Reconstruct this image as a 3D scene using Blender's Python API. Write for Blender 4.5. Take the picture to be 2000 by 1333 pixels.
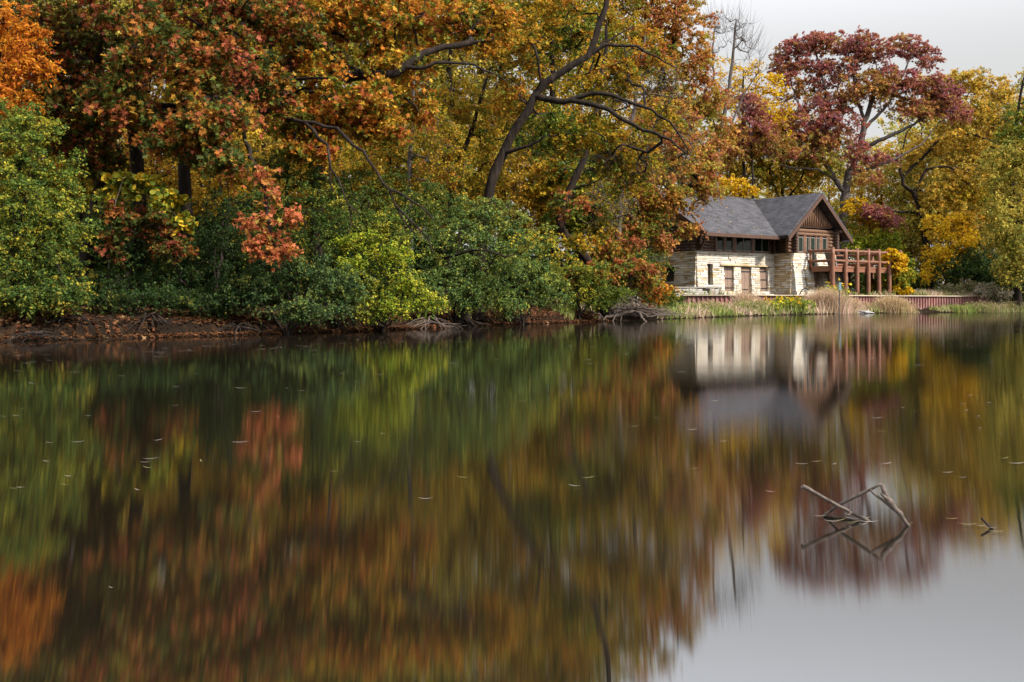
import bpy, math
import numpy as np
from mathutils import Vector
R = math.radians
S = bpy.context.scene
for o in list(bpy.data.objects): bpy.data.objects.remove(o)
COL = S.collection

# ------------------------------------------------------------------ camera
FPX = 1944.0; HY = 590.0; CH = 1.0           # focal length in photo pixels, horizon row, camera height over the water
cd = bpy.data.cameras.new('camera'); cam = bpy.data.objects.new('camera', cd); COL.objects.link(cam)
cd.sensor_width = 36; cd.lens = FPX / 2000 * 36; cd.shift_y = -(666.5 - HY) / 2000
cam.location = (0, 0, CH); cam.rotation_euler = (R(90), 0, 0)
cd.clip_start = .1; cd.clip_end = 5000
S.camera = cam
# ------------------------------------------------------------------ light
SUN = np.array([.84, -.54, 0.]); SUN /= np.linalg.norm(SUN); SEL = R(38)
SUNV = Vector((SUN[0] * math.cos(SEL), SUN[1] * math.cos(SEL), math.sin(SEL)))
w = bpy.data.worlds.new('World'); S.world = w; w.use_nodes = True
nt = w.node_tree; nt.nodes.clear()
sky = nt.nodes.new('ShaderNodeTexSky'); sky.sky_type = 'NISHITA'; sky.sun_disc = False
sky.sun_elevation = SEL; sky.sun_rotation = math.atan2(SUN[0], SUN[1])
sky.air_density = 1.0; sky.dust_density = 2.0
# high overcast: even and pale near the horizon, brighter overhead
tcw = nt.nodes.new('ShaderNodeTexCoord'); sxw = nt.nodes.new('ShaderNodeSeparateXYZ'); nt.links.new(tcw.outputs['Generated'], sxw.inputs[0])
mrw = nt.nodes.new('ShaderNodeMapRange'); mrw.interpolation_type = 'SMOOTHSTEP'
mrw.inputs[1].default_value = .20; mrw.inputs[2].default_value = .46; mrw.inputs[3].default_value = 0; mrw.inputs[4].default_value = 1
nt.links.new(sxw.outputs[2], mrw.inputs[0])
cl_ = nt.nodes.new('ShaderNodeMix'); cl_.data_type = 'RGBA'
cl_.inputs[6].default_value = (4.9, 4.78, 4.62, 1); cl_.inputs[7].default_value = (11.6, 12.0, 12.7, 1); nt.links.new(mrw.outputs[0], cl_.inputs[0])
mx = nt.nodes.new('ShaderNodeMix'); mx.data_type = 'RGBA'; mx.inputs[0].default_value = .86
nt.links.new(sky.outputs[0], mx.inputs[6]); nt.links.new(cl_.outputs[2], mx.inputs[7])
bg = nt.nodes.new('ShaderNodeBackground'); bg.inputs[1].default_value = .112
wo = nt.nodes.new('ShaderNodeOutputWorld')
nt.links.new(mx.outputs[2], bg.inputs[0]); nt.links.new(bg.outputs[0], wo.inputs[0])
sl = bpy.data.lights.new('sun', 'SUN'); sl.energy = 4.7; sl.angle = R(4); sl.color = (1, .94, .85)
so = bpy.data.objects.new('sun', sl); COL.objects.link(so)
so.rotation_euler = SUNV.to_track_quat('Z', 'Y').to_euler(); so.location = (40, -30, 60)
S.view_settings.view_transform = 'Standard'; S.view_settings.look = 'None'
S.view_settings.exposure = .54; S.view_settings.gamma = 1
S.render.engine = 'CYCLES'
cy = S.cycles
cy.max_bounces = 6; cy.diffuse_bounces = 3; cy.glossy_bounces = 3; cy.transmission_bounces = 3; cy.transparent_max_bounces = 4
cy.use_denoising = True; cy.caustics_reflective = False; cy.caustics_refractive = False

# ------------------------------------------------------------------ helpers
rng = np.random.default_rng(7)
def at(px, py, Y): return np.array([(px - 1000) / FPX * Y, Y, CH + (HY - py) / FPX * Y])

def tag(o, label=None, cat=None, group=None, kind=None):
    if label: o['label'] = label
    if cat: o['category'] = cat
    if group: o['group'] = group
    if kind: o['kind'] = kind
    return o
def empty(name, loc=(0, 0, 0), rz=0, label=None, cat=None, group=None):
    o = bpy.data.objects.new(name, None); COL.objects.link(o); o.location = tuple(float(a) for a in loc); o.rotation_euler = (0, 0, rz)
    o.empty_display_size = .2
    return tag(o, label, cat, group)
def copy_tree(o, parent=None):
    c = o.copy(); COL.objects.link(c)
    if parent: c.parent = parent
    for ch in list(o.children): copy_tree(ch, c)
    return c
def link(name, me, mat, parent=None):
    if mat and not me.materials: me.materials.append(mat)
    o = bpy.data.objects.new(name, me); COL.objects.link(o)
    if parent: o.parent = parent
    return o
def np_mesh(name, V, F, smooth=False, col=None, attr='tint'):
    """V (n,3); F a list of (k,m) int arrays, each with its own corner count."""
    if isinstance(F, np.ndarray): F = [F]
    me = bpy.data.meshes.new(name)
    V = np.asarray(V, np.float32)
    me.vertices.add(len(V)); me.vertices.foreach_set('co', V.ravel())
    tot = np.concatenate([np.full(len(f), f.shape[1], np.int32) for f in F])
    lo = np.concatenate([f.ravel() for f in F]).astype(np.int32)
    st = np.concatenate([[0], np.cumsum(tot)[:-1]]).astype(np.int32)
    me.loops.add(len(lo)); me.loops.foreach_set('vertex_index', lo)
    me.polygons.add(len(tot)); me.polygons.foreach_set('loop_start', st); me.polygons.foreach_set('loop_total', tot)
    me.polygons.foreach_set('use_smooth', np.full(len(tot), smooth))
    if col is not None:
        a = me.attributes.new(attr, 'FLOAT_COLOR', 'FACE')
        c = np.ones((len(tot), 4), np.float32); c[:, :3] = col; a.data.foreach_set('color', c.ravel())
    me.update(calc_edges=True)
    return me
class MB:
    """collects simple solids into one mesh"""
    def __init__(s): s.v = []; s.f = []; s.c = []; s.n = 0
    def add(s, V, F, col=None):
        s.v.append(np.asarray(V, float))
        for f in F: s.f.append([i + s.n for i in f]); s.c.append((.5, .5, .5) if col is None else col)
        s.n += len(V)
    def box(s, a, b, col=None):
        (x0, y0, z0), (x1, y1, z1) = a, b
        V = [(x0,y0,z0),(x1,y0,z0),(x1,y1,z0),(x0,y1,z0),(x0,y0,z1),(x1,y0,z1),(x1,y1,z1),(x0,y1,z1)]
        s.hexa(V, col)
    def hexa(s, V, col=None):
        s.add(V, [(0,3,2,1),(4,5,6,7),(0,1,5,4),(1,2,6,5),(2,3,7,6),(3,0,4,7)], col)
    def tube(s, P, r, m=8, col=None, jit=0):
        V, F = tube_np([np.asarray(P, float)], [np.broadcast_to(np.asarray(r, float), (len(P),))], m, jit)
        base = s.n; s.v.append(V); s.n += len(V)
        for f in F: s.f.append([i + base for i in f]); s.c.append((.5, .5, .5) if col is None else col)
        L = len(P)
        s.f.append([base + i for i in range(m)][::-1]); s.c.append(s.c[-1])
        s.f.append([base + (L - 1) * m + i for i in range(m)]); s.c.append(s.c[-1])
    def poly(s, P, thick, col=None):
        """planar polygon given a thickness along -normal"""
        P = np.asarray(P, float); n = np.cross(P[1] - P[0], P[2] - P[0]); n /= np.linalg.norm(n)
        k = len(P); V = np.vstack([P, P - n * thick])
        s.add(V, [tuple(range(k)), tuple(range(2 * k - 1, k - 1, -1))] + [(i, i + k, (i + 1) % k + k, (i + 1) % k) for i in range(k)], col)
    def build(s, name, mat, parent=None, smooth=False, bevel=0):
        me = bpy.data.meshes.new(name); me.from_pydata(np.vstack(s.v).tolist(), [], [list(map(int, f)) for f in s.f])
        a = me.attributes.new('tint', 'FLOAT_COLOR', 'FACE')
        c = np.ones((len(s.f), 4), np.float32); c[:, :3] = np.array(s.c); a.data.foreach_set('color', c.ravel())
        if smooth: me.polygons.foreach_set('use_smooth', np.array([len(f) == 4 for f in s.f]))
        me.update()
        o = link(name, me, mat, parent)
        if bevel:
            m = o.modifiers.new('bevel', 'BEVEL'); m.width = bevel; m.segments = 2; m.limit_method = 'ANGLE'
        return o
def tube_np(paths, rads, m=6, jit=0.0):
    VV = []; FF = []; n = 0; paths = [np.asarray(p, float) for p in paths]
    ang = np.arange(m) * 2 * np.pi / m; ca, sa = np.cos(ang), np.sin(ang)
    for P, r in zip(paths, rads):
        k = len(P)
        T = np.empty_like(P); T[1:-1] = P[2:] - P[:-2]; T[0] = P[1] - P[0]; T[-1] = P[-1] - P[-2]
        T /= np.linalg.norm(T, axis=1)[:, None] + 1e-9
        ref = np.array([1., 0, 0]) if abs(T[:, 0]).mean() < .7 else np.array([0, 1., 0])
        A = np.cross(T, ref); A /= np.linalg.norm(A, axis=1)[:, None] + 1e-9
        B = np.cross(T, A)
        rr = r[:, None] * np.ones(m)
        if jit: rr = rr * (1 + rng.uniform(-jit, jit, (k, m)))
        V = P[:, None] + rr[..., None] * (A[:, None] * ca[None, :, None] + B[:, None] * sa[None, :, None])
        VV.append(V.reshape(-1, 3))
        i = np.arange(k - 1)[:, None] * m + np.arange(m)[None]; j = np.arange(k - 1)[:, None] * m + (np.arange(m)[None] + 1) % m
        FF.append(np.stack([i, j, j + m, i + m], -1).reshape(-1, 4) + n); n += k * m
    return np.vstack(VV), np.vstack(FF)

# ------------------------------------------------------------------ materials
def new_mat(name):
    m = bpy.data.materials.new(name); m.use_nodes = True; t = m.node_tree
    return m, t, t.nodes['Principled BSDF']
def N(t, typ, **kw):
    n = t.nodes.new(typ)
    for k, v in kw.items(): setattr(n, k, v)
    return n
def ramp(t, stops):
    r = N(t, 'ShaderNodeValToRGB')
    while len(r.color_ramp.elements) > 1: r.color_ramp.elements.remove(r.color_ramp.elements[-1])
    for i, (p, c) in enumerate(stops):
        e = r.color_ramp.elements[0] if i == 0 else r.color_ramp.elements.new(p)
        e.position = p; e.color = (*c, 1)
    return r
def noise_mat(name, stops, scale=3, stretch=(1, 1, 1), rough=.85, bump=.3, detail=6, bscale=None, bdist=.02, spec=.3, coord='Object'):
    m, t, p = new_mat(name)
    tc = N(t, 'ShaderNodeTexCoord'); mp = N(t, 'ShaderNodeMapping'); mp.inputs['Scale'].default_value = stretch
    nz = N(t, 'ShaderNodeTexNoise'); nz.inputs['Scale'].default_value = scale; nz.inputs['Detail'].default_value = detail; nz.inputs['Roughness'].default_value = .65
    r = ramp(t, stops)
    t.links.new(tc.outputs[coord], mp.inputs[0]); t.links.new(mp.outputs[0], nz.inputs[0]); t.links.new(nz.outputs[0], r.inputs[0]); t.links.new(r.outputs[0], p.inputs['Base Color'])
    if bump:
        b = N(t, 'ShaderNodeBump'); b.inputs['Strength'].default_value = bump; b.inputs['Distance'].default_value = bdist
        n2 = nz
        if bscale:
            n2 = N(t, 'ShaderNodeTexNoise'); n2.inputs['Scale'].default_value = bscale; n2.inputs['Detail'].default_value = 4
            t.links.new(mp.outputs[0], n2.inputs[0])
        t.links.new(n2.outputs[0], b.inputs['Height']); t.links.new(b.outputs[0], p.inputs['Normal'])
    p.inputs['Roughness'].default_value = rough; p.inputs['Specular IOR Level'].default_value = spec
    return m
def leaf_mat(name, trans=.38, rough=.6, spec=.14):
    m, t, p = new_mat(name)
    a = N(t, 'ShaderNodeAttribute', attribute_name='tint')
    t.links.new(a.outputs['Color'], p.inputs['Base Color'])
    p.inputs['Roughness'].default_value = rough; p.inputs['Specular IOR Level'].default_value = spec
    tr = N(t, 'ShaderNodeBsdfTranslucent'); t.links.new(a.outputs['Color'], tr.inputs[0])
    mxs = N(t, 'ShaderNodeMixShader'); mxs.inputs[0].default_value = trans
    o = t.nodes['Material Output']
    t.links.new(p.outputs[0], mxs.inputs[1]); t.links.new(tr.outputs[0], mxs.inputs[2]); t.links.new(mxs.outputs[0], o.inputs[0])
    return m
def tint_mat(name, rough=.85, nscale=6, amount=.5, bump=.4, stretch=(1, 1, 1), spec=.3, bdist=.02):
    """per-face colour of the thing itself, broken up by grain"""
    m, t, p = new_mat(name)
    a = N(t, 'ShaderNodeAttribute', attribute_name='tint')
    tc = N(t, 'ShaderNodeTexCoord'); mp = N(t, 'ShaderNodeMapping'); mp.inputs['Scale'].default_value = stretch
    nz = N(t, 'ShaderNodeTexNoise'); nz.inputs['Scale'].default_value = nscale; nz.inputs['Detail'].default_value = 6
    r = ramp(t, [(.3, (1 - amount,) * 3), (.7, (1 + amount * .3,) * 3)])
    mu = N(t, 'ShaderNodeMix', data_type='RGBA', blend_type='MULTIPLY'); mu.inputs[0].default_value = 1
    t.links.new(tc.outputs['Object'], mp.inputs[0]); t.links.new(mp.outputs[0], nz.inputs[0]); t.links.new(nz.outputs[0], r.inputs[0])
    t.links.new(a.outputs['Color'], mu.inputs[6]); t.links.new(r.outputs[0], mu.inputs[7]); t.links.new(mu.outputs[2], p.inputs['Base Color'])
    b = N(t, 'ShaderNodeBump'); b.inputs['Strength'].default_value = bump; b.inputs['Distance'].default_value = bdist
    t.links.new(nz.outputs[0], b.inputs['Height']); t.links.new(b.outputs[0], p.inputs['Normal'])
    p.inputs['Roughness'].default_value = rough; p.inputs['Specular IOR Level'].default_value = spec
    return m

M = {}
M['leaf'] = leaf_mat('leaf'); M['litter'] = leaf_mat('dry_leaf', trans=.1, rough=.8, spec=.1)
M['grass'] = leaf_mat('grass_blade', trans=.25, rough=.7, spec=.15)
M['bark'] = noise_mat('bark', [(.3, (.010, .0075, .006)), (.55, (.030, .022, .018)), (.8, (.075, .058, .046))], 5, (1, 1, .18), .95, .9, 8, None, .06, .1, 'Generated' if False else 'Object')
M['greybark'] = noise_mat('grey_bark', [(.3, (.06, .05, .045)), (.6, (.13, .11, .10)), (.8, (.22, .19, .17))], 6, (1, 1, .2), .95, .8, 8, None, .05, .1)
M['twig'] = noise_mat('dead_twig', [(.3, (.07, .05, .042)), (.7, (.22, .17, .14))], 8, (1, 1, 1), .9, .4)
M['drift'] = noise_mat('weathered_wood', [(.3, (.035, .026, .02)), (.5, (.10, .075, .06)), (.75, (.21, .165, .135))], 30, (1, 1, 1), .8, .7, 8, 90, .004)
M['soil'] = noise_mat('soil', [(.25, (.008, .0055, .004)), (.5, (.018, .012, .008)), (.62, (.038, .021, .012)), (.8, (.07, .038, .02))], 2.6, (1, 1, 1), 1, 1, 10, 9, .12, .05)
M['stone'] = tint_mat('limestone', .9, 9, .45, .7, (1, 1, 2.2), .2, .03)
t = M['stone'].node_tree; p = t.nodes['Principled BSDF']; src = p.inputs['Base Color'].links[0].from_socket
mp = N(t, 'ShaderNodeMapping'); mp.inputs['Scale'].default_value = (1, 1, .28); tc = N(t, 'ShaderNodeTexCoord'); nz = N(t, 'ShaderNodeTexNoise'); nz.inputs['Scale'].default_value = .9; nz.inputs['Detail'].default_value = 7
r = ramp(t, [(.36, (.62, .56, .47)), (.52, (1, 1, 1))]); mu = N(t, 'ShaderNodeMix', data_type='RGBA', blend_type='MULTIPLY'); mu.inputs[0].default_value = .5     # rain streaks and lichen
t.links.new(tc.outputs['Object'], mp.inputs[0]); t.links.new(mp.outputs[0], nz.inputs[0]); t.links.new(nz.outputs[0], r.inputs[0]); t.links.new(src, mu.inputs[6]); t.links.new(r.outputs[0], mu.inputs[7]); t.links.new(mu.outputs[2], p.inputs['Base Color'])
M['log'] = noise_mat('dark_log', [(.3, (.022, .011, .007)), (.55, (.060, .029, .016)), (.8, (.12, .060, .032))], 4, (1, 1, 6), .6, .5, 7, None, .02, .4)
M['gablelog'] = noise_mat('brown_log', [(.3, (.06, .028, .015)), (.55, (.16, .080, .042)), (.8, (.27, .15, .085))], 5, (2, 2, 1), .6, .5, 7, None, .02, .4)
M['trim'] = noise_mat('brown_paint', [(.3, (.050, .024, .015)), (.7, (.095, .045, .028))], 4, (1, 1, 1), .6, .15)
M['deck'] = noise_mat('stained_log', [(.3, (.13, .052, .027)), (.55, (.20, .082, .045)), (.8, (.27, .12, .068))], 3.2, (1, 1, .6), .55, .3, 7, None, .015, .4)
M['deckdark'] = noise_mat('stained_board', [(.3, (.16, .065, .036)), (.7, (.25, .11, .06))], 3, (1, 1, 8), .6, .3)
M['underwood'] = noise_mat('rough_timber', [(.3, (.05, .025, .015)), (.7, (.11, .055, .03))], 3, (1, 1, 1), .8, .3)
M['plank'] = noise_mat('weathered_plank', [(.3, (.17, .11, .080)), (.55, (.27, .185, .14)), (.8, (.36, .26, .20))], 5, (5, 5, .5), .8, .4)
M['iron'] = noise_mat('black_iron', [(.3, (.012, .012, .014)), (.7, (.03, .028, .03))], 8, (1, 1, 1), .6, .2)
M['frame'] = noise_mat('window_paint', [(.3, (.15, .14, .13)), (.7, (.22, .21, .20))], 6, (1, 1, 1), .5, .05)
M['cap'] = noise_mat('pale_cap', [(.3, (.42, .33, .24)), (.7, (.62, .52, .40))], 2, (1, 1, 1), .8, .2)
M['signblue'] = noise_mat('sign_metal', [(.3, (.10, .16, .19)), (.7, (.15, .22, .25))], 6, (1, 1, 1), .5, .05)
M['post'] = noise_mat('post_metal', [(.3, (.03, .04, .05)), (.7, (.06, .07, .08))], 6, (1, 1, 1), .6, .1)
M['white'] = noise_mat('white_paint', [(.3, (.55, .50, .42)), (.7, (.75, .70, .62))], 9, (1, 1, 1), .7, .1)
M['rock'] = noise_mat('grey_rock', [(.3, (.16, .15, .15)), (.7, (.40, .38, .37))], 3, (1, 1, 1), .9, .6)
# window glass: shiny pane, its dark green base stands in for reflected trees
m, t, p = new_mat('window_glass'); p.inputs['Base Color'].default_value = (.010, .020, .012, 1); p.inputs['Roughness'].default_value = .04
p.inputs['Specular IOR Level'].default_value = .35; p.inputs['IOR'].default_value = 1.45; M['glass'] = m
# shingles
m, t, p = new_mat('shingle')
tc = N(t, 'ShaderNodeTexCoord'); br = N(t, 'ShaderNodeTexBrick'); br.inputs['Scale'].default_value = 1
br.inputs['Color1'].default_value = (.070, .071, .082, 1); br.inputs['Color2'].default_value = (.112, .111, .124, 1); br.inputs['Mortar'].default_value = (.05, .047, .05, 1)
br.inputs['Brick Width'].default_value = .62; br.inputs['Row Height'].default_value = .115; br.inputs['Mortar Size'].default_value = .012
mp = N(t, 'ShaderNodeMapping')
uvn = N(t, 'ShaderNodeUVMap')
nz = N(t, 'ShaderNodeTexNoise'); nz.inputs['Scale'].default_value = 1.3; nz.inputs['Detail'].default_value = 8
r = ramp(t, [(.35, (.75, .74, .72)), (.65, (1.15, 1.12, 1.12))])
mu = N(t, 'ShaderNodeMix', data_type='RGBA', blend_type='MULTIPLY'); mu.inputs[0].default_value = 1
t.links.new(uvn.outputs[0], br.inputs[0]); t.links.new(tc.outputs['Object'], nz.inputs[0]); t.links.new(nz.outputs[0], r.inputs[0])
t.links.new(br.outputs[0], mu.inputs[6]); t.links.new(r.outputs[0], mu.inputs[7]); t.links.new(mu.outputs[2], p.inputs['Base Color'])
b = N(t, 'ShaderNodeBump'); b.inputs['Strength'].default_value = .6; b.inputs['Distance'].default_value = .03
t.links.new(br.outputs['Fac'], b.inputs['Height']); b.invert = True; t.links.new(b.outputs[0], p.inputs['Normal']); p.inputs['Roughness'].default_value = .95; p.inputs['Specular IOR Level'].default_value = .12
M['shingle'] = m
# sheet pile: rust paint with a wet pale foot and red bloom
m, t, p = new_mat('rusty_steel')
tc = N(t, 'ShaderNodeTexCoord'); nz = N(t, 'ShaderNodeTexNoise'); nz.inputs['Scale'].default_value = .55; nz.inputs['Detail'].default_value = 8
r = ramp(t, [(.3, (.12, .050, .045)), (.5, (.20, .085, .075)), (.62, (.27, .13, .11)), (.75, (.22, .055, .045))])
t.links.new(tc.outputs['Object'], nz.inputs[0]); t.links.new(nz.outputs[0], r.inputs[0])
sx = N(t, 'ShaderNodeSeparateXYZ'); t.links.new(tc.outputs['Object'], sx.inputs[0])
mr = N(t, 'ShaderNodeMapRange'); mr.inputs[1].default_value = .45; mr.inputs[2].default_value = .2; t.links.new(sx.outputs[2], mr.inputs[0])
mi = N(t, 'ShaderNodeMix', data_type='RGBA'); mi.inputs[7].default_value = (.27, .21, .19, 1)
t.links.new(mr.outputs[0], mi.inputs[0]); t.links.new(r.outputs[0], mi.inputs[6]); t.links.new(mi.outputs[2], p.inputs['Base Color'])
p.inputs['Roughness'].default_value = .7; M['pile'] = m
# water
WAVE = 0
m, t, p = new_mat('lake_water'); t.nodes.remove(p)
df = N(t, 'ShaderNodeBsdfDiffuse'); df.inputs[0].default_value = (.010, .008, .005, 1)
gl = N(t, 'ShaderNodeBsdfGlossy', distribution='BECKMANN'); gl.inputs['Color'].default_value = (.96, .96, .97, 1); gl.inputs['Roughness'].default_value = .032; gl.inputs['Anisotropy'].default_value = .85
tg = N(t, 'ShaderNodeCombineXYZ'); tg.inputs[WAVE].default_value = 1; t.links.new(tg.outputs[0], gl.inputs['Tangent'])          # ripples run across the lake
fr = N(t, 'ShaderNodeFresnel'); fr.inputs[0].default_value = 1.6
mr = N(t, 'ShaderNodeMapRange'); mr.inputs[1].default_value = .05; mr.inputs[2].default_value = .75; mr.inputs[3].default_value = .31; mr.inputs[4].default_value = .72
ms = N(t, 'ShaderNodeMixShader')
tc = N(t, 'ShaderNodeTexCoord'); mp = N(t, 'ShaderNodeMapping'); mp.inputs['Scale'].default_value = (1.6, .35, 1)
nz = N(t, 'ShaderNodeTexNoise'); nz.inputs['Scale'].default_value = 1.0; nz.inputs['Detail'].default_value = 3
b = N(t, 'ShaderNodeBump'); b.inputs['Strength'].default_value = .012; b.inputs['Distance'].default_value = .05
t.links.new(tc.outputs['Object'], mp.inputs[0]); t.links.new(mp.outputs[0], nz.inputs[0]); t.links.new(nz.outputs[0], b.inputs['Height']); t.links.new(b.outputs[0], gl.inputs['Normal'])
n3 = N(t, 'ShaderNodeTexNoise'); n3.inputs['Scale'].default_value = .12; n3.inputs['Detail'].default_value = 4; m3 = N(t, 'ShaderNodeMapping'); m3.inputs['Scale'].default_value = (.5, 1.6, 1)
t.links.new(tc.outputs['Object'], m3.inputs[0]); t.links.new(m3.outputs[0], n3.inputs[0])
m4 = N(t, 'ShaderNodeMapRange'); m4.inputs[1].default_value = .35; m4.inputs[2].default_value = .7; m4.inputs[3].default_value = .022; m4.inputs[4].default_value = .042      # faint cat's paws
t.links.new(n3.outputs[0], m4.inputs[0]); t.links.new(m4.outputs[0], gl.inputs['Roughness'])
t.links.new(fr.outputs[0], mr.inputs[0]); t.links.new(mr.outputs[0], ms.inputs[0]); t.links.new(df.outputs[0], ms.inputs[1]); t.links.new(gl.outputs[0], ms.inputs[2])
t.links.new(ms.outputs[0], t.nodes['Material Output'].inputs[0]); M['water'] = m

# ------------------------------------------------------------------ ground and water
def pl(px, Y, z=0): return np.array([(px - 1000) / FPX * Y, Y])
SHORE = np.array([(-60, -60), (-42, -20), (-30, 5), (-20, 17), pl(-120, 23), pl(0, 25), pl(200, 26.6), pl(500, 30), pl(700, 33.5), pl(800, 36), pl(900, 41), pl(1000, 43.5),
                  pl(1100, 47.4), pl(1180, 50.5), pl(1250, 53.5), pl(1350, 61), pl(1450, 69), pl(1540, 76), pl(1640, 83.5), pl(1700, 87), pl(1770, 91), pl(1850, 93), pl(1925, 95.5), pl(2000, 97.5), (66, 101), (90, 103), (150, 104), (320, 108)])
def resample(P, step):
    P = np.asarray(P, float); d = np.concatenate([[0], np.cumsum(np.linalg.norm(np.diff(P, axis=0), axis=1))])
    n = max(2, int(d[-1] / step) + 1); s = np.linspace(0, d[-1], n)
    return np.stack([np.interp(s, d, P[:, i]) for i in range(P.shape[1])], 1)
SH = resample(SHORE, .28)
SH[:, 1] += .10 * np.sin(np.arange(len(SH)) * .56) + .12 * np.sin(np.arange(len(SH)) * .23 + 1)
PILE = np.array([pl(1333, 84.2), pl(1480, 84.6), pl(1585, 86.5), pl(1700, 91), pl(1800, 94.6), pl(1870, 97.4), pl(1932, 100)])
def seg_dist(X, P):
    """distance, signed (positive left of travel) and arclength of the closest point on polyline P"""
    best = np.full(len(X), 1e9); sg = np.zeros(len(X)); al = np.zeros(len(X)); s0 = 0
    for a, b in zip(P[:-1], P[1:]):
        d = b - a; L = np.linalg.norm(d); u = d / L; r = X - a; tt = np.clip(r @ u, 0, L); q = r - tt[:, None] * u
        D = np.hypot(q[:, 0], q[:, 1]); c = u[0] * r[:, 1] - u[1] * r[:, 0]
        k = D < best; best[k] = D[k]; sg[k] = np.sign(c[k]); al[k] = s0 + tt[k]; s0 += L
    return best, sg, al
PLEN = np.linalg.norm(np.diff(PILE, axis=0), axis=1).sum()
def ground_z(X):
    X = np.atleast_2d(np.asarray(X, float))[:, :2]
    d, sg, _ = seg_dist(X, SHORE); d = d * sg
    left = np.clip((9 - X[:, 0]) / 8, 0, 1)                     # wooded bank on the left, low meadow on the right
    bank = np.interp(d, [-8, -1, 0, .55, .72, 1.0, 2.5, 8, 20, 60, 300, 900], [-1.2, -.3, 0, .05, .34, .46, .72, 1.2, 1.9, 3.0, 4.5, 6])
    mead = np.interp(d, [-8, -1, 0, .6, 1.5, 6, 16, 24, 60, 300, 900], [-1.2, -.25, 0, .10, .2, .42, .6, .9, 1.9, 3.6, 6])
    h = bank * left + mead * (1 - left)
    pd, ps, pa = seg_dist(X, PILE)
    inside = (pa > .01) & (pa < PLEN - .01)
    back = np.where((ps > 0) & inside, pd, 0)
    ter = np.interp(back, [0, .15, .75, 60], [0, 0, 1, 1])
    z = h + ter * np.clip(1.56 + .004 * back - h, 0, 9)
    # slope beside both ends of the wall
    for e, q in ((PILE[0], 0), (PILE[-1], PLEN)):
        de = np.hypot(*(X - e).T); sel = (ps > 0) & (~inside) & (np.abs(pa - q) < .02)
        z = np.where(sel, np.maximum(z, h + (1.56 - h) * np.clip(1 - (de - .5) / 5, 0, 1) * np.clip(pd / 3, 0, 1)), z)
    return z
def gz(x, y): return float(ground_z([[x, y]])[0])
off = np.concatenate([[-30, -8, -3, -1, -.4, -.1, .05, .25, .45, .56, .64, .72, .85, 1.0, 1.4, 2, 2.7], np.arange(3.4, 30, .55), [31, 33, 36, 40, 46, 55, 70, 95, 140, 220, 400, 900]])
T = np.gradient(SH, axis=0); T /= np.linalg.norm(T, axis=1)[:, None]; NR = np.stack([-T[:, 1], T[:, 0]], 1)
k = np.ones(65) / 65; NS = np.stack([np.convolve(np.pad(NR[:, i], 32, 'edge'), k, 'valid') for i in range(2)], 1); NS /= np.linalg.norm(NS, axis=1)[:, None]
FAR = np.array([-.45, .89])
G = []
for o_ in off:
    a = np.clip((o_ - 1.5) / 25, 0, 1) if o_ > 0 else 0
    D = NS * (1 - a) + FAR * a; D /= np.linalg.norm(D, axis=1)[:, None]
    G.append(SH + D * o_)
G = np.stack(G, 1); ns, no = G.shape[:2]
gx = G.reshape(-1, 2); z = ground_z(gx)
dd = np.tile(off, ns); z = z + (rng.normal(0, .02, len(z)) + rng.normal(0, .05, len(z)) * (dd > .5) * (dd < 2.8)) * (dd > .05) + .05 * np.sin(gx[:, 0] * .83 + gx[:, 1] * .37) * np.sin(gx[:, 1] * .71 + 1.3 * np.sin(gx[:, 0] * .31)) * (dd > .8) * (dd < 200)
i = np.arange(ns - 1)[:, None] * no + np.arange(no - 1)[None]
me = np_mesh('ground', np.column_stack([gx, z]), np.stack([i, i + no, i + no + 1, i + 1], -1).reshape(-1, 4), True)
tag(link('ground', me, M['soil']), 'brown leaf strewn soil of the lake bank and woodland floor', 'ground', kind='structure')
me = np_mesh('water', [(-700, -500, 0), (900, -500, 0), (900, 700, 0), (-700, 700, 0)], np.array([[0, 1, 2, 3]]))
tag(link('water', me, M['water']), 'still dark lake water mirroring the autumn trees', 'water', kind='structure')

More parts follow.
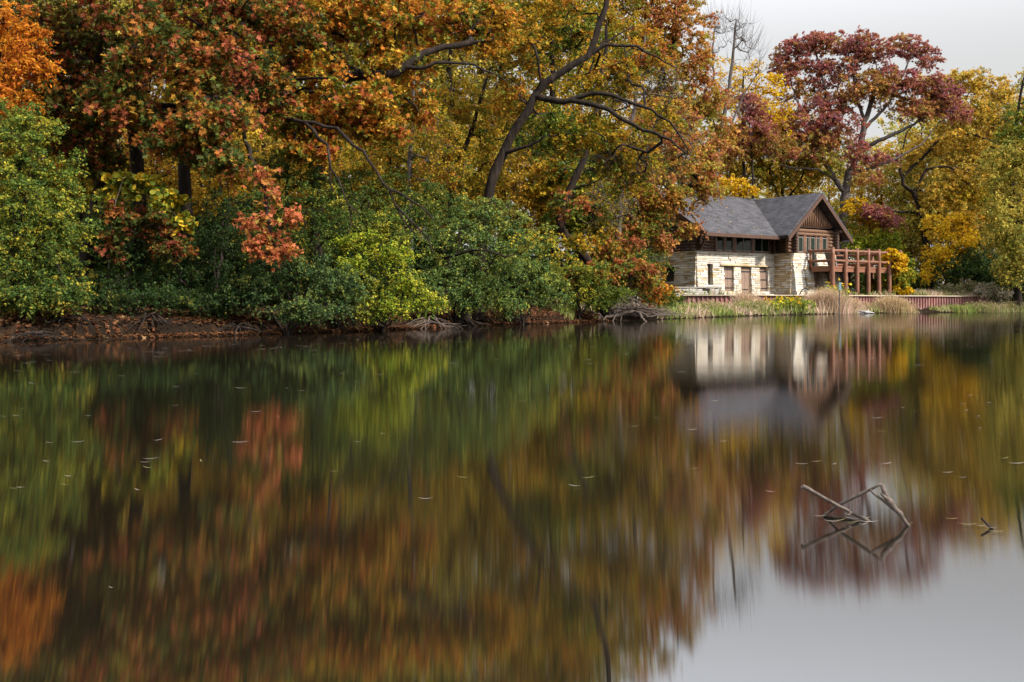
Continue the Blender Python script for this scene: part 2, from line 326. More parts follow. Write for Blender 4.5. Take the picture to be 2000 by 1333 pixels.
# ------------------------------------------------------------------ vegetation
PAL = {
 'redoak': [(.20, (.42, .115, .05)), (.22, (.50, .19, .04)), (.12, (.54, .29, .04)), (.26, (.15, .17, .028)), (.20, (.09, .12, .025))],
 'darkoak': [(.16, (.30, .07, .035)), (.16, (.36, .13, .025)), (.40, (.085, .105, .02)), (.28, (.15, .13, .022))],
 'mixoak': [(.22, (.40, .12, .05)), (.24, (.46, .22, .04)), (.34, (.15, .19, .03)), (.20, (.38, .32, .05))],
 'orangeoak': [(.30, (.58, .23, .03)), (.14, (.48, .13, .04)), (.26, (.60, .36, .035)), (.30, (.17, .19, .022))],
 'goldoak': [(.36, (.66, .38, .035)), (.26, (.60, .26, .03)), (.16, (.36, .27, .03)), (.22, (.17, .20, .022))],
 'ash': [(.6, (.62, .25, .02)), (.3, (.55, .17, .02)), (.1, (.40, .12, .02))],
 'gold': [(.5, (.62, .36, .03)), (.3, (.48, .30, .03)), (.2, (.24, .20, .03))],
 'goldgreen': [(.36, (.62, .40, .03)), (.20, (.42, .32, .025)), (.30, (.18, .22, .022)), (.14, (.55, .23, .025))],
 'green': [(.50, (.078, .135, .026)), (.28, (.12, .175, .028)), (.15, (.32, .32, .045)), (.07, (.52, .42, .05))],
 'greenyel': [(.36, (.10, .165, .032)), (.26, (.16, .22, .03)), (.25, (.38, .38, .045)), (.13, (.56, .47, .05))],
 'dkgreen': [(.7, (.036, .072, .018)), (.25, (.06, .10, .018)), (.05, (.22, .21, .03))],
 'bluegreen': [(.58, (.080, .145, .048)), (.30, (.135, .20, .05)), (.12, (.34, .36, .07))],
 'lime': [(.45, (.33, .40, .03)), (.30, (.54, .51, .045)), (.25, (.14, .22, .025))],
 'vine': [(.42, (.56, .40, .03)), (.35, (.30, .31, .035)), (.3, (.17, .22, .03))],
 'yellow': [(.7, (.72, .48, .02)), (.3, (.60, .34, .02))],
 'crimson': [(.36, (.33, .105, .095)), (.26, (.38, .15, .085)), (.20, (.29, .11, .125)), (.18, (.38, .23, .06))],
 'crimsonbrown': [(.3, (.34, .12, .075)), (.35, (.42, .20, .055)), (.35, (.34, .26, .05))],
 'rust': [(.32, (.44, .17, .07)), (.38, (.56, .28, .055)), (.30, (.36, .30, .045))],
 'olive': [(.4, (.50, .35, .055)), (.38, (.60, .38, .05)), (.22, (.30, .26, .045))],
 'oliveg': [(.35, (.42, .36, .065)), (.27, (.25, .27, .05)), (.38, (.56, .43, .07))],
 'spray': [(.6, (.50, .15, .06)), (.3, (.52, .23, .05)), (.1, (.30, .24, .04))],
 'softgreen': [(.52, (.115, .185, .05)), (.30, (.19, .25, .055)), (.18, (.40, .41, .07))],
 'pale': [(.6, (.42, .36, .27)), (.4, (.25, .24, .13))],
 'palegreen': [(.5, (.36, .29, .18)), (.5, (.20, .21, .07))],
 'brown': [(.5, (.25, .12, .07)), (.5, (.33, .18, .08))],
}
for k_, f_ in (('redoak', .84), ('darkoak', .8), ('green', .82), ('dkgreen', .8), ('bluegreen', .78), ('crimson', 1.12), ('crimsonbrown', 1.08), ('goldgreen', .82), ('goldoak', .86), ('orangeoak', .88), ('gold', .85), ('lime', .88), ('greenyel', .88)):  # left-wood oak and green leaves dimmed in colour, standing in for shade
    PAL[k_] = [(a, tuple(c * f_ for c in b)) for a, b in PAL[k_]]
LOBED = np.array([(0, 0), (.05, .40), (.27, .20), (.50, .50), (.57, .17), (1, 0), (.57, -.17), (.50, -.50), (.27, -.20), (.05, -.40)])
OVAL = np.array([(0, 0), (.45, .32), (1, 0), (.45, -.32)])
ROUND = np.array([(0, 0), (.2, .45), (.65, .45), (1, 0), (.65, -.45), (.2, -.45)])
LANCE = np.array([(0, 0), (.4, .17), (1, 0), (.4, -.17)])
SHAPES = dict(lobed=LOBED, oval=OVAL, round=ROUND, lance=LANCE)
def unit(a): return a / (np.linalg.norm(a, axis=-1, keepdims=True) + 1e-9)
def leaf_verts(P, size, shape, up=.75, droop=.35, facing=None):
    n = len(P); tp = SHAPES[shape]
    nr = unit(rng.normal(0, .75, (n, 3)) + np.array([0, 0, up]) + (0 if facing is None else facing))
    ax = rng.normal(0, 1, (n, 3)); ax[:, 2] -= droop * 1.5
    ax = unit(ax - (ax * nr).sum(1, keepdims=True) * nr); bi = np.cross(nr, ax)
    sz = size * rng.uniform(.55, 1.35, n)
    lift = np.abs(tp[:, 1]) * rng.uniform(-.1, .45, (n, 1))
    V = P[:, None] + sz[:, None, None] * (ax[:, None] * (tp[:, 0] - .4)[None, :, None] + bi[:, None] * tp[:, 1][None, :, None] + nr[:, None] * lift[..., None])
    k = len(tp)
    return V.reshape(-1, 3), np.arange(n * k).reshape(n, k)
def pick_cols(pal, n, cl=None, mix=.38):
    """leaf colours: each spray leans to one colour of the tree's own palette"""
    ws = np.array([p[0] for p in pal], float); ws /= ws.sum(); cs = np.array([p[1] for p in pal])
    idx = rng.choice(len(cs), n, p=ws)
    if cl is not None:
        main = rng.choice(len(cs), cl.max() + 1, p=ws); k = rng.random(n) > mix; idx[k] = main[cl[k]]
    c = cs[idx] * rng.uniform(.72, 1.28, (n, 1)) * rng.uniform(.9, 1.1, (n, 3))
    return np.clip(c, .004, .85)
def sprays(C, out, per, spread, flat=.55, T=6, droop=.3):
    """leaf points on short twigs radiating from spray centres; also returns the twigs"""
    K = len(C)
    D = rng.normal(0, 1, (K, T, 3)); D[..., 2] *= flat; D = unit(unit(D) + out[:, None] * .55)
    L = spread * rng.uniform(.55, 1.15, (K, T, 1))
    n = max(1, per // T); tt = rng.random((K, T, n, 1)) ** .7
    P = C[:, None, None] + D[:, :, None] * (L[:, :, None] * tt); P[..., 2] -= (droop * L[:, :, None] * tt ** 2)[..., 0]
    P += rng.normal(0, spread * .075, P.shape)
    E = C[:, None] + D * L; E[..., 2] -= droop * L[..., 0]; Mi = C[:, None] + D * L * .5; Mi[..., 2] -= droop * L[..., 0] * .25
    cl = np.repeat(np.arange(K * T) // T, n)
    return P.reshape(-1, 3), cl, np.repeat(C, T, 0), Mi.reshape(-1, 3), E.reshape(-1, 3)
def twig_mesh(A, B, Cc, r):
    n = len(A); T = unit(Cc - A); X = unit(np.cross(T, rng.normal(0, 1, (n, 3)))); Y = np.cross(T, X)
    ang = np.arange(3) * 2.0944
    ring = np.cos(ang)[None, :, None] * X[:, None] + np.sin(ang)[None, :, None] * Y[:, None]
    V = np.concatenate([A[:, None] + ring * r, B[:, None] + ring * r * .7, Cc[:, None] + ring * r * .3], 1)
    b = np.arange(n)[:, None] * 9; q = np.array([[0, 1, 4, 3], [1, 2, 5, 4], [2, 0, 3, 5], [3, 4, 7, 6], [4, 5, 8, 7], [5, 3, 6, 8]])
    return V.reshape(-1, 3), (b[:, None] + q[None]).reshape(-1, 4)

def bez(a, c, b, n):
    t = np.linspace(0, 1, n + 1)[1:, None]; return (1 - t) ** 2 * a + 2 * t * (1 - t) * c + t ** 2 * b
def tree(name, label, cat, trunk, r0, blobs, pal, leaf=('oval', .12), per=60, spread=.8, limbs=(), bark='bark', group=None,
         rtip=.012, twig_r=.006, parts=('trunk', 'branches', 'crown'), first=.25, stems=None, flat=.55, droop=.3, step=.7, base_z=None, T=6, up=.75, rmin=.25):
    """trunk: photo-row/column + depth triples from the root up. blobs: (px,py,Y,rx_px,ry_px,rz_m,n[,palette]) - where the crown has leaf masses."""
    tr = np.array([at(*p) for p in trunk]); bx, by = tr[0, :2]
    tr[0, 2] = (gz(bx, by) if base_z is None else base_z) - .1
    root = empty(name, (bx, by, tr[0, 2]), 0, label, cat, group); O = tr[0].copy()
    tr = tr - O
    tr = resample(tr, step)
    if len(tr) > 2: tr[1:-1] += rng.normal(0, r0 * .12, (len(tr) - 2, 3)); 
    pos = [p for p in tr]; par = [-1] + list(range(len(tr) - 1))
    s = np.linspace(0, 1, len(tr)); rmn = list(r0 * ((1 - s) ** .8 * (1 - rmin) + rmin) * (1 + .55 * np.exp(-s * len(tr) * step / .6)))
    rmn[-1] = r0 * rmin * .6
    paths = [list(range(len(tr)))]
    okfirst = int(len(tr) * first)
    for lm in list(limbs):
        rl = .09
        if isinstance(lm, tuple): rl, lm = lm
        P = np.array([at(*p) for p in lm]) - O; P = resample(P, step * .6)
        P[1:] += rng.normal(0, .035, P[1:].shape)
        A = np.array(pos); j = int(np.argmin(((A - P[0]) ** 2).sum(1)))
        if ((A[j] - P[0]) ** 2).sum() > .6 ** 2: path = [j]; start = 0
        else: path = [j]; start = 1
        prev = j
        for q in range(start, len(P)):
            pos.append(P[q]); par.append(prev); prev = len(pos) - 1; rmn.append(rl * (1 - .8 * q / len(P))); path.append(prev)
        paths.append(path)
    # leaf-mass centres
    C = []; CP = []
    for bl in blobs:
        px, py, Y, rx, ry, rz, n = bl[:7]; c = at(px, py, Y) - O
        rad = np.array([rx / FPX * Y, rz, ry / FPX * Y])
        d = unit(rng.normal(0, 1, (n, 3))) * (rng.random((n, 1)) ** (1 / 2.4))
        C.append(c + d * rad); CP += [bl[7] if len(bl) > 7 else pal] * n
    if C:
        C = np.vstack(C); CP = np.array(CP)
        lowest = gz(bx, by) - O[2] + .25
        C[:, 2] = np.maximum(C[:, 2], lowest + rng.random(len(C)) * .4)
        A0 = np.array(pos); dm = np.array([((A0[okfirst:] - c) ** 2).sum(1).min() for c in C]); order = np.argsort(dm)
        cen = C.mean(0)
        buf = np.zeros((len(pos) + len(C) * 14, 3)); cnt = len(pos); buf[:cnt] = A0
        rmn = rmn + [0] * (len(buf) - cnt); par = par + [0] * (len(buf) - cnt)
        for ci in order:
            c = C[ci]; dv = c - buf[okfirst:cnt]; d2 = np.sqrt((dv ** 2).sum(1)) + np.maximum(0, -dv[:, 2]) * .35
            j = int(np.argmin(d2)) + okfirst; a = buf[j]; L = np.linalg.norm(c - a)
            if L < .08: continue
            pd = unit(a - buf[par[j]]) if par[j] >= 0 else np.array([0, 0, 1.])
            k = int(np.clip(round(L / (step * .8)), 2, 12))
            B = bez(a, a + pd * L * .35 + np.array([0, 0, .10 * L]), c, k); B[:-1] += rng.normal(0, .05 * L / k + .01, B[:-1].shape)
            path = [j]; prev = j
            for b_ in B: buf[cnt] = b_; par[cnt] = prev; prev = cnt; path.append(cnt); cnt += 1
            paths.append(path)
        pos = buf[:cnt]; rmn = np.array(rmn[:cnt]); par = np.array(par[:cnt])
    else: pos = np.array(pos); rmn = np.array(rmn); par = np.array(par)
    tips = np.zeros(len(pos)); tips[[p[-1] for p in paths]] = 1
    for i in range(len(pos) - 1, 0, -1): tips[par[i]] += tips[i]
    rad = np.maximum(rmn, rtip * tips ** .5)
    rad[:len(tr)] = rmn[:len(tr)]
    for i in range(1, len(pos)): rad[i] = min(rad[i], rad[par[i]])
    def prad(p): r = rad[p].copy(); r[0] = min(r[0], rad[p[1]] * 1.15); return r
    V, F = tube_np([pos[paths[0]]], [rad[paths[0]]], 12, .07)
    link(parts[0], np_mesh(parts[0], V, F, True), M[bark], root)
    bv = []; bf = []; nb = 0
    if len(paths) > 1:
        V, F = tube_np([pos[p] for p in paths[1:]], [prad(p) for p in paths[1:]], 6); bv.append(V); bf.append(F); nb = len(V)
    if len(C):
        out = unit(C - cen)
        P, cl, ta, tb, te = sprays(C, out, per, spread, flat, T, droop)
        if twig_r: V, F = twig_mesh(ta, tb, te, twig_r); bv.append(V); bf.append(F + nb)
        if per >= T:
            per_c = len(P) // len(C)
            cols = np.zeros((len(P), 3)); pid = np.repeat(CP, per_c)
            for q in sorted(set(CP.tolist()) - {'bare'}):
                k = pid == q; cols[k] = pick_cols(PAL[q], k.sum(), cl[k] - cl[k].min())
            P[:, 2] = np.maximum(P[:, 2], -O[2] + .12)
            if (pid == 'bare').any(): k = pid != 'bare'; P = P[k]; cols = cols[k]
            V, F = leaf_verts(P, leaf[1], leaf[0], up)
            link(parts[2], np_mesh(parts[2], V, F, False, cols), M['leaf'], root)
    if bv: link(parts[1], np_mesh(parts[1], np.vstack(bv), np.vstack(bf), True), M[bark], root)
    return root
def shrub(label, base, blobs, pal, leaf=('oval', .08), per=60, spread=.5, name='shrub', cat='shrub', nst=5, group=None, flat=.6, droop=.35, bark='bark', twig_r=.005, T=6, up=.75):
    px, Y = base; x = (px - 1000) / FPX * Y; z0 = gz(x, Y)
    py = HY - (z0 - CH) * FPX / Y
    limbs = []
    for bl in blobs: limbs.append((.035, [(px + rng.uniform(-6, 6), py - 3, Y), ((px * .6 + bl[0] * .4), (py * .5 + bl[1] * .5), (Y + bl[2]) / 2), (bl[0], bl[1], bl[2])]))
    return tree(name, label, cat, [(px, py, Y), (px + 2, py - .25 * FPX / Y, Y), (px + 4, py - .6 * FPX / Y, Y)], .06, blobs, pal, leaf, per, spread, limbs, bark, group, .006, twig_r,
                ('stem', 'branches', 'foliage'), 0, None, flat, droop, .4, None, T, up)
M['gablelight'] = noise_mat('brown_board', [(.3, (.16, .085, .05)), (.55, (.30, .17, .10)), (.8, (.42, .27, .17))], 3, (6, 6, .6), .6, .5, 7, None, .02, .3)
# ------------------------------------------------------------------ the lodge
TH = R(35); U = np.array([math.cos(TH), math.sin(TH)]); VB = np.array([-math.sin(TH), math.cos(TH)]); P0 = np.array([16.3, 88.0])
house = empty('boathouse_lodge', (P0[0], P0[1], 0), TH, 'two storey lodge with cream limestone base, dark log upper floor and grey shingle roof', 'house')
def lx(px, y=0.0):
    """distance along the front plane y=const of the lodge for a photo column"""
    o = P0 + VB * y; k_ = (px - 1000) / FPX
    return (k_ * o[1] - o[0]) / (U[0] - k_ * U[1])
def lz(px, py, y=0.0):
    o = P0 + VB * y + U * lx(px, y); return CH + (HY - py) / FPX * o[1]
GZ = 1.56; ST = 5.54; WY = -2.09; WX0 = 10.3; WX1 = 16.7; BACK = 11.0; XE = 18.5
STC = [(.76, .70, .60), (.79, .73, .65), (.72, .64, .52), (.74, .66, .53), (.66, .56, .42), (.77, .71, .60), (.80, .76, .70), (.79, .74, .66)]
def stone_face(mb, o, d, nrm, L, z0, z1, openings=(), batter=0.0, h=.19, seed=1, tan=.0, wl=(.45, 1.25)):
    """coursed stones on a vertical face: o start (x,y), d along, nrm outward (2-D, lodge axes)"""
    g = np.random.default_rng(seed); o = np.array(o, float); d = np.array(d, float); nrm = np.array(nrm, float)
    def bat(zz): return batter * (ST - zz) / (ST - GZ)
    b0 = o - nrm * .30; b1 = o + d * L - nrm * .30
    q = lambda p, z, e: (*(p + nrm * e), z)
    mb.hexa([q(b0, z0, 0), q(b1, z0, 0), q(b1, z0, .02), q(b0, z0, .02), q(b0, z1, 0), q(b1, z1, 0), q(b1, z1, .02), q(b0, z1, .02)], (.05, .04, .03))
    z = z0
    while z < z1 - .04:
        hh = min(h * g.uniform(.8, 1.25), z1 - z)
        if z1 - z - hh < .07: hh = z1 - z
        s = -g.uniform(0, .02); pieces = []
        while s < L - .02:
            w_ = g.uniform(*wl) if g.random() < .75 else g.uniform(.2, .45)
            e = min(s + w_, L)
            if L - e < .16: e = L
            pieces.append((max(s, 0), e)); s = e
        for (a, b_) in pieces:
            segs = [(a, b_)]
            for (x0, x1, oz0, oz1) in openings:
                if z + hh > oz0 + .03 and z < oz1 - .03:
                    ns_ = []
                    for (p, r_) in segs:
                        if r_ <= x0 or p >= x1: ns_.append((p, r_))
                        else:
                            if x0 - p > .04: ns_.append((p, x0))
                            if r_ - x1 > .04: ns_.append((x1, r_))
                    segs = ns_
            for (p, r_) in segs:
                gap = .014; e0 = bat(z) + g.uniform(-.02, .055); e1 = bat(z + hh) + e0 - bat(z) + g.uniform(-.012, .012)
                p1, p2 = o + d * (p + gap / 2), o + d * (r_ - gap / 2); zz0, zz1 = z + gap / 2 + g.uniform(.002, .014), z + hh - gap / 2 - g.uniform(.002, .014)
                c = np.array(STC[g.integers(len(STC))]) * g.uniform(.82, 1.12)
                if g.random() < tan: c = c * np.array([.80, .66, .46])
                jj = [g.uniform(-.012, .012) for _ in range(4)]
                mb.hexa([q(p1, zz0, -.29), q(p2, zz0, -.29), q(p2, zz0, e0 + jj[0]), q(p1, zz0, e0 + jj[1]), q(p1, zz1, -.29), q(p2, zz1, -.29), q(p2, zz1, e1 + jj[2]), q(p1, zz1, e1 + jj[3])], tuple(c))
        z += hh
st = MB()
# front face of the main block with its slit, three doorways
dz = lambda px, py: lz(px, py)
doors = [(1413.2, 1431.8, 2.0, 4.25), (1445.8, 1466, 1.62, 4.2), (1482.5, 1498.5, 2.0, 4.12)]
openA = [(lx(a), lx(b), c, d_) for a, b, c, d_ in doors] + [(lx(1380.5), lx(1390.5), 2.55, 4.25)]
stone_face(st, (0, 0), (1, 0), (0, -1), WX0 - .02, GZ - .15, ST, openA, .18, seed=3, tan=.07)
# left end
stone_face(st, (0, BACK), (0, -1), (-1, 0), BACK, GZ - .4, ST, [(BACK - 4.5, BACK - 2.6, 2.95, 4.15)], .25, seed=5, tan=.45)
# wing: left flank, front
stone_face(st, (WX0, 0), (0, -1), (-1, 0), -WY, GZ - .15, ST, (), .22, seed=8, tan=.5)
dw = (lx(1584, WY), lx(1601.5, WY), 2.0, 4.2)
opW = [(dw[0] - WX0, dw[1] - WX0, dw[2], dw[3]), (lx(1566.5, WY) - WX0, lx(1569.8, WY) - WX0, 2.4, 4.0), (lx(1581, WY) - WX0, lx(1593.5, WY) - WX0, 4.25, 5.6)]
stone_face(st, (WX0, WY), (1, 0), (0, -1), WX1 - WX0, GZ - .15, ST, opW, .55, seed=11, tan=.1)
stone_face(st, (WX1, WY), (0, 1), (1, 0), 9, GZ - .3, ST, (), .3, seed=13, tan=.3)
o = st.build('stone_wall', M['stone'], house)
o['label'] = 'coursed cream limestone wall of the ground floor'
# dark interior behind the openings
mb = MB()
mb.box((.35, .35, GZ - .3), (XE, BACK - .35, ST)); mb.box((WX0 + .35, WY + .36, GZ - .3), (WX1 - .35, .4, ST))
mb.build('inner_wall', M['underwood'], house)
# doors with iron straps
for k_, (a, b, c, d_) in enumerate(doors + [(1584, 1601.5, 2.0, 4.2)]):
    y = 0 if k_ < 3 else WY; x0, x1 = lx(a, y) - .03, lx(b, y) + .03
    mb = MB(); n = 6; yy = y + .10
    for j in range(n):
        u0, u1 = x0 + (x1 - x0) * j / n, x0 + (x1 - x0) * (j + 1) / n
        mb.box((u0 + .008, yy + (.0 if j % 2 else .008), c), (u1 - .008, yy + .08, d_))
    D = mb.build('door', M['plank'], house)
    if k_ == 1: D['label'] = 'middle plank door with strap hinges running past its edge'
    for f in ((.12, .50, .86) if k_ in (0, 2) else (.2, .84)):
        sb = MB(); zc = c + (d_ - c) * f; sb.box((x0 + .02, yy - .03, zc - .05), (x1 - .02 + (.22 if k_ == 1 else 0), yy - .002, zc + .05))
        if k_ == 1: sb.tube([(x1 + .22, yy - .05, zc - .13), (x1 + .22, yy - .05, zc + .13)], .05)
        sb.build('strap_hinge', M['iron'], D)
mb = MB(); mb.box((lx(1380.5) - .02, .12, 2.55), (lx(1384.5), .2, 4.25)); mb.build('shutter', M['plank'], house)
# stone lintel and threshold
mb = MB(); mb.box((lx(1405), -.23, 4.27), (lx(1503), -.02, 4.38), (.60, .48, .28)); mb.build('lintel', M['stone'], house)
mb = MB(); mb.box((lx(1403), -.62, GZ - .1), (lx(1512), -.22, GZ + .16), (.75, .68, .56)); mb.build('doorstep', M['stone'], house)

# log walls of the upper floor
def logs(name, o, d, L, z0, z1, mat=M['log'], dia=.27, ends=(0, 0), parent=house, skip=(), gable=None):
    mb = MB(); o = np.array(o, float); d = np.array(d, float); z = z0 + dia / 2
    while z < z1:
        spans = [(-ends[0], L + ends[1])]
        if gable and z > gable[0]:                              # shorten towards the roof
            cut = (z + dia * .5 - gable[0]) / gable[1]; spans = [(max(-ends[0], gable[2] + cut), min(L + ends[1], gable[3] - cut))]
            if spans[0][1] - spans[0][0] < .4: break
        for (s0, s1, b0, b1) in skip:
            if b0 < z < b1:
                ns_ = []
                for a, b_ in spans:
                    if b_ <= s0 or a >= s1: ns_.append((a, b_)); continue
                    if s0 > a: ns_.append((a, s0))
                    if s1 < b_: ns_.append((s1, b_))
                spans = ns_
        for a, b_ in spans:
            n = max(2, int((b_ - a) / .8) + 1); ss = np.linspace(a, b_, n); p = o + d * ss[:, None]
            P = np.column_stack([p, np.full(n, z) + rng.normal(0, .008, n)])
            mb.tube(P, dia * .54 * (1 + rng.normal(0, .03, n)), 10)
        z += dia
    return mb.build(name, mat, parent, True)
wins = [(1400.5, 1413.5, 1), (1418.5, 1431.5, 1), (1438, 1468.5, 2), (1474.5, 1503.5, 2)]
skA = [(lx(1397), lx(1506), ST, 7.0)]
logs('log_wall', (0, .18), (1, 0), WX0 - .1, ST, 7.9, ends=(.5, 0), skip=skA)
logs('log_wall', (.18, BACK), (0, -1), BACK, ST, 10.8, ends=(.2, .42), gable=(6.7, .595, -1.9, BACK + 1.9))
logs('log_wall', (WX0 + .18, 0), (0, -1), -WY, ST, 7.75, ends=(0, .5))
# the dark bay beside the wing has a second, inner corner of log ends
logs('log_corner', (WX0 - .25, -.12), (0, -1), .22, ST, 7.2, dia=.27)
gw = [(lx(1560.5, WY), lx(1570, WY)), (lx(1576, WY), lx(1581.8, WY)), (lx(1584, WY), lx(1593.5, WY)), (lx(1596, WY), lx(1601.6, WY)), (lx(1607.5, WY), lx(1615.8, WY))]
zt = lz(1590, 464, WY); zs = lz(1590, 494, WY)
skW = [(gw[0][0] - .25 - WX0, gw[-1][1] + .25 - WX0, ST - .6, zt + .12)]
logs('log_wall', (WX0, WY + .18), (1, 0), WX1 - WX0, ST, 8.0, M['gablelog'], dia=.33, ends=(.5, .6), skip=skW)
logs('log_wall', (WX1 - .18, WY), (0, 1), 8, ST, 7.7, ends=(.45, 0))
# upright boards in the peak of the gable
mb = MB(); xc = (WX0 + WX1) / 2
x = WX0 + .3
while x < WX1 - .3:
    top = 11.0 - .2 - abs(x - xc) * .894
    if top > 8.3: mb.tube([(x, WY + .16, 8.1), (x, WY + .16, top)], .078, 6)
    x += .27
mb.build('gable_boards', M['gablelight'], house, True)
mb = MB(); mb.poly([(WX0 + .3, WY + .30, 8.0), (WX1 - .3, WY + .30, 8.0), (WX1 - .3, WY + .30, 8.2), (xc, WY + .30, 10.85), (WX0 + .3, WY + .30, 8.2)], .06); mb.build('gable_backing', M['log'], house)
# windows
def window(x0, x1, z0, z1, y, panes=1, name='window', fm='frame', bar=.07):
    mb = MB(); f = bar
    mb.box((x0, y, z0), (x0 + f, y + .09, z1)); mb.box((x1 - f, y, z0), (x1, y + .09, z1)); mb.box((x0 + f, y + .003, z0), (x1 - f, y + .087, z0 + f)); mb.box((x0 + f, y + .003, z1 - f), (x1 - f, y + .087, z1))
    if panes == 2: xm = (x0 + x1) / 2; mb.box((xm - f / 2, y + .004, z0 + f), (xm + f / 2, y + .086, z1 - f))
    W = mb.build(name, M[fm], house)
    g_ = MB(); g_.box((x0 + f * .5, y + .045, z0 + f * .5), (x1 - f * .5, y + .06, z1 - f * .5)); g_.build('pane', M['glass'], W)
    return W
for a, b, n in wins: window(lx(a), lx(b), ST + .12, 6.98, .05, n)
mb = MB(); xa, xb = lx(1397), lx(1506)
edges = [xa] + [v for a, b, n in wins for v in (lx(a), lx(b))] + [xb]
for j in range(0, len(edges), 2): mb.box((edges[j] + .01, -.02, ST + .1), (edges[j + 1] - .01, .2, 7.1))
mb.box((xa, -.06, ST + .003), (xb, .22, ST + .1)); mb.box((xa, -.03, 7.1), (xb, .2, 7.35)); mb.build('window_trim', M['trim'], house)
for j, (a, b) in enumerate(gw): window(a, b, (zs if j != 2 else 4.32), zt, WY + .08, 1, 'window' if j != 2 else 'glass_door', 'frame' if j else 'frame', .08)
mb = MB()
e = [gw[0][0] - .25] + [v for a in gw for v in a] + [gw[-1][1] + .25]
for j in range(0, len(e), 2): mb.box((e[j] + .01, WY + .04, ST - (.02 if j in (4, 6) else .0)), (e[j + 1] - .01, WY + .2, zt + .1))
for j in (0, 1, 3, 4): mb.box((gw[j][0], WY + .05, ST), (gw[j][1], WY + .2, zs))
mb.build('window_trim', M['gablelog'], house)

# roof
sl_ = (11.4 - 7.0) / (BACK / 2 + 1.9); EV = -1.9
def roof_slab(P, uvd, uvu, name, thick=.2):
    mb = MB(); mb.poly(P, thick); o = mb.build(name, M['shingle'], house)
    uv = o.data.uv_layers.new(name='UVMap'); uvd = np.array(uvd, float); uvu = unit(np.array(uvu, float))
    for lp in o.data.loops:
        c = np.array(o.data.vertices[lp.vertex_index].co); uv.data[lp.index].uv = (c @ uvd, c @ uvu)
    return o
RX0, RX1 = -.75, XE + .7; BY = BACK + 1.9
roof_slab([(RX0, EV, 7.0), (RX1, EV, 7.0), (RX1, BACK / 2, 11.4), (RX0, BACK / 2, 11.4)], (1, 0, 0), (0, 1, sl_), 'roof')
roof_slab([(RX1, BY, 7.0), (RX0, BY, 7.0), (RX0, BACK / 2, 11.4), (RX1, BACK / 2, 11.4)], (1, 0, 0), (0, -1, sl_), 'roof')
gl_, gr_ = WX0 - 1.5, WX1 + 1.35; gy = WY - .85; ze = 6.95; zr = 11.1; ys = (zr - 7.0) / sl_ + EV
roof_slab([(gl_, gy, ze), (xc, gy, zr), (xc, ys + .3, zr), (gl_, EV + .2, ze)][::-1], (0, 1, 0), (1, 0, .894), 'wing_roof')
roof_slab([(xc, gy, zr), (gr_, gy, ze), (gr_, EV + 4, ze), (xc, ys + 3, zr)][::-1], (0, 1, 0), (-1, 0, .894), 'wing_roof')
mb = MB()
mb.box((RX0, EV - .06, 6.72), (gl_ - .02, EV - .004, 7.02)); mb.build('fascia', M['trim'], house)
def board(P0_, P1_, h, w_, name='bargeboard', mat='trim'):
    a, b = np.array(P0_, float), np.array(P1_, float); mb = MB()
    V = [a + (0, -w_, -h), a + (0, -.003, -h), b + (0, -.003, -h), b + (0, -w_, -h), a + (0, -w_, .02), a + (0, -.003, .02), b + (0, -.003, .02), b + (0, -w_, .02)]
    mb.hexa([V[0], V[3], V[2], V[1], V[4], V[7], V[6], V[5]]); return mb.build(name, M[mat], house)
board((gl_ - .05, gy, ze - .05), (xc, gy, zr), .40, .09); board((xc, gy, zr), (gr_ + .05, gy, ze - .05), .40, .09)
mb = MB()
for (ya, za, yb, zb) in ((EV, 7.0, BACK / 2, 11.4), (BACK / 2, 11.4, BY, 7.0)):
    mb.hexa([(RX0 - .08, ya, za - .4), (RX0 - .004, ya, za - .4), (RX0 - .004, yb, zb - .4), (RX0 - .08, yb, zb - .4), (RX0 - .08, ya, za + .02), (RX0 - .004, ya, za + .02), (RX0 - .004, yb, zb + .02), (RX0 - .08, yb, zb + .02)])
mb.build('bargeboard', M['trim'], house)
# rafter tails under the eave, purlin ends under the gable, a knee brace at the left corner
for x in np.arange(.2, gl_ - .3, .95):
    mb = MB(); mb.tube([(x, .3, 7.0 + 2.2 * sl_ - .42), (x, EV + .02, 6.7)], .07, 7); mb.build('rafter_tail', M['trim'], house, True)
for x, z_ in ((xc, 10.6), (WX0 + .1, 7.75), (WX1 - .1, 7.75)):
    mb = MB(); mb.tube([(x, WY + .5, z_), (x, gy + .12, z_)], .14, 9); mb.build('purlin_end', M['log'], house, True)
mb = MB(); mb.tube([(.15, -.25, 5.6), (-.1, -1.5, 6.9)], .12, 8); mb.build('knee_brace', M['trim'], house, True)
# chimney at the left
mb = MB(); cx_, cy_ = .6, 6.6
for nx, ny, ox, oy, L in ((0, -1, cx_ - .7, cy_ - .5, 1.4), (-1, 0, cx_ - .7, cy_ + .5, 1.0), (1, 0, cx_ + .7, cy_ - .5, 1.0)):
    stone_face(mb, (ox, oy), ((1, 0) if ny else ((0, -1) if nx < 0 else (0, 1))), (nx, ny), L, 9.8, 12.9, (), 0, .2, 21 + nx, .2)
mb.build('chimney', M['stone'], house)
# a few fallen leaves on the shingles
P = []
for _ in range(110):
    x = rng.uniform(0, 9); y = rng.uniform(EV, 5); P.append((x, y, 7.0 + (y - EV) * sl_ + .03))
V, F = leaf_verts(np.array(P), .16, 'oval', 2.0, 0)
me = np_mesh('roof_leaves', V, F, False, pick_cols([(1, (.5, .34, .08)), (1, (.42, .2, .08))], len(P)))
o = link('roof_leaves', me, M['litter'], house); o['kind'] = 'stuff'

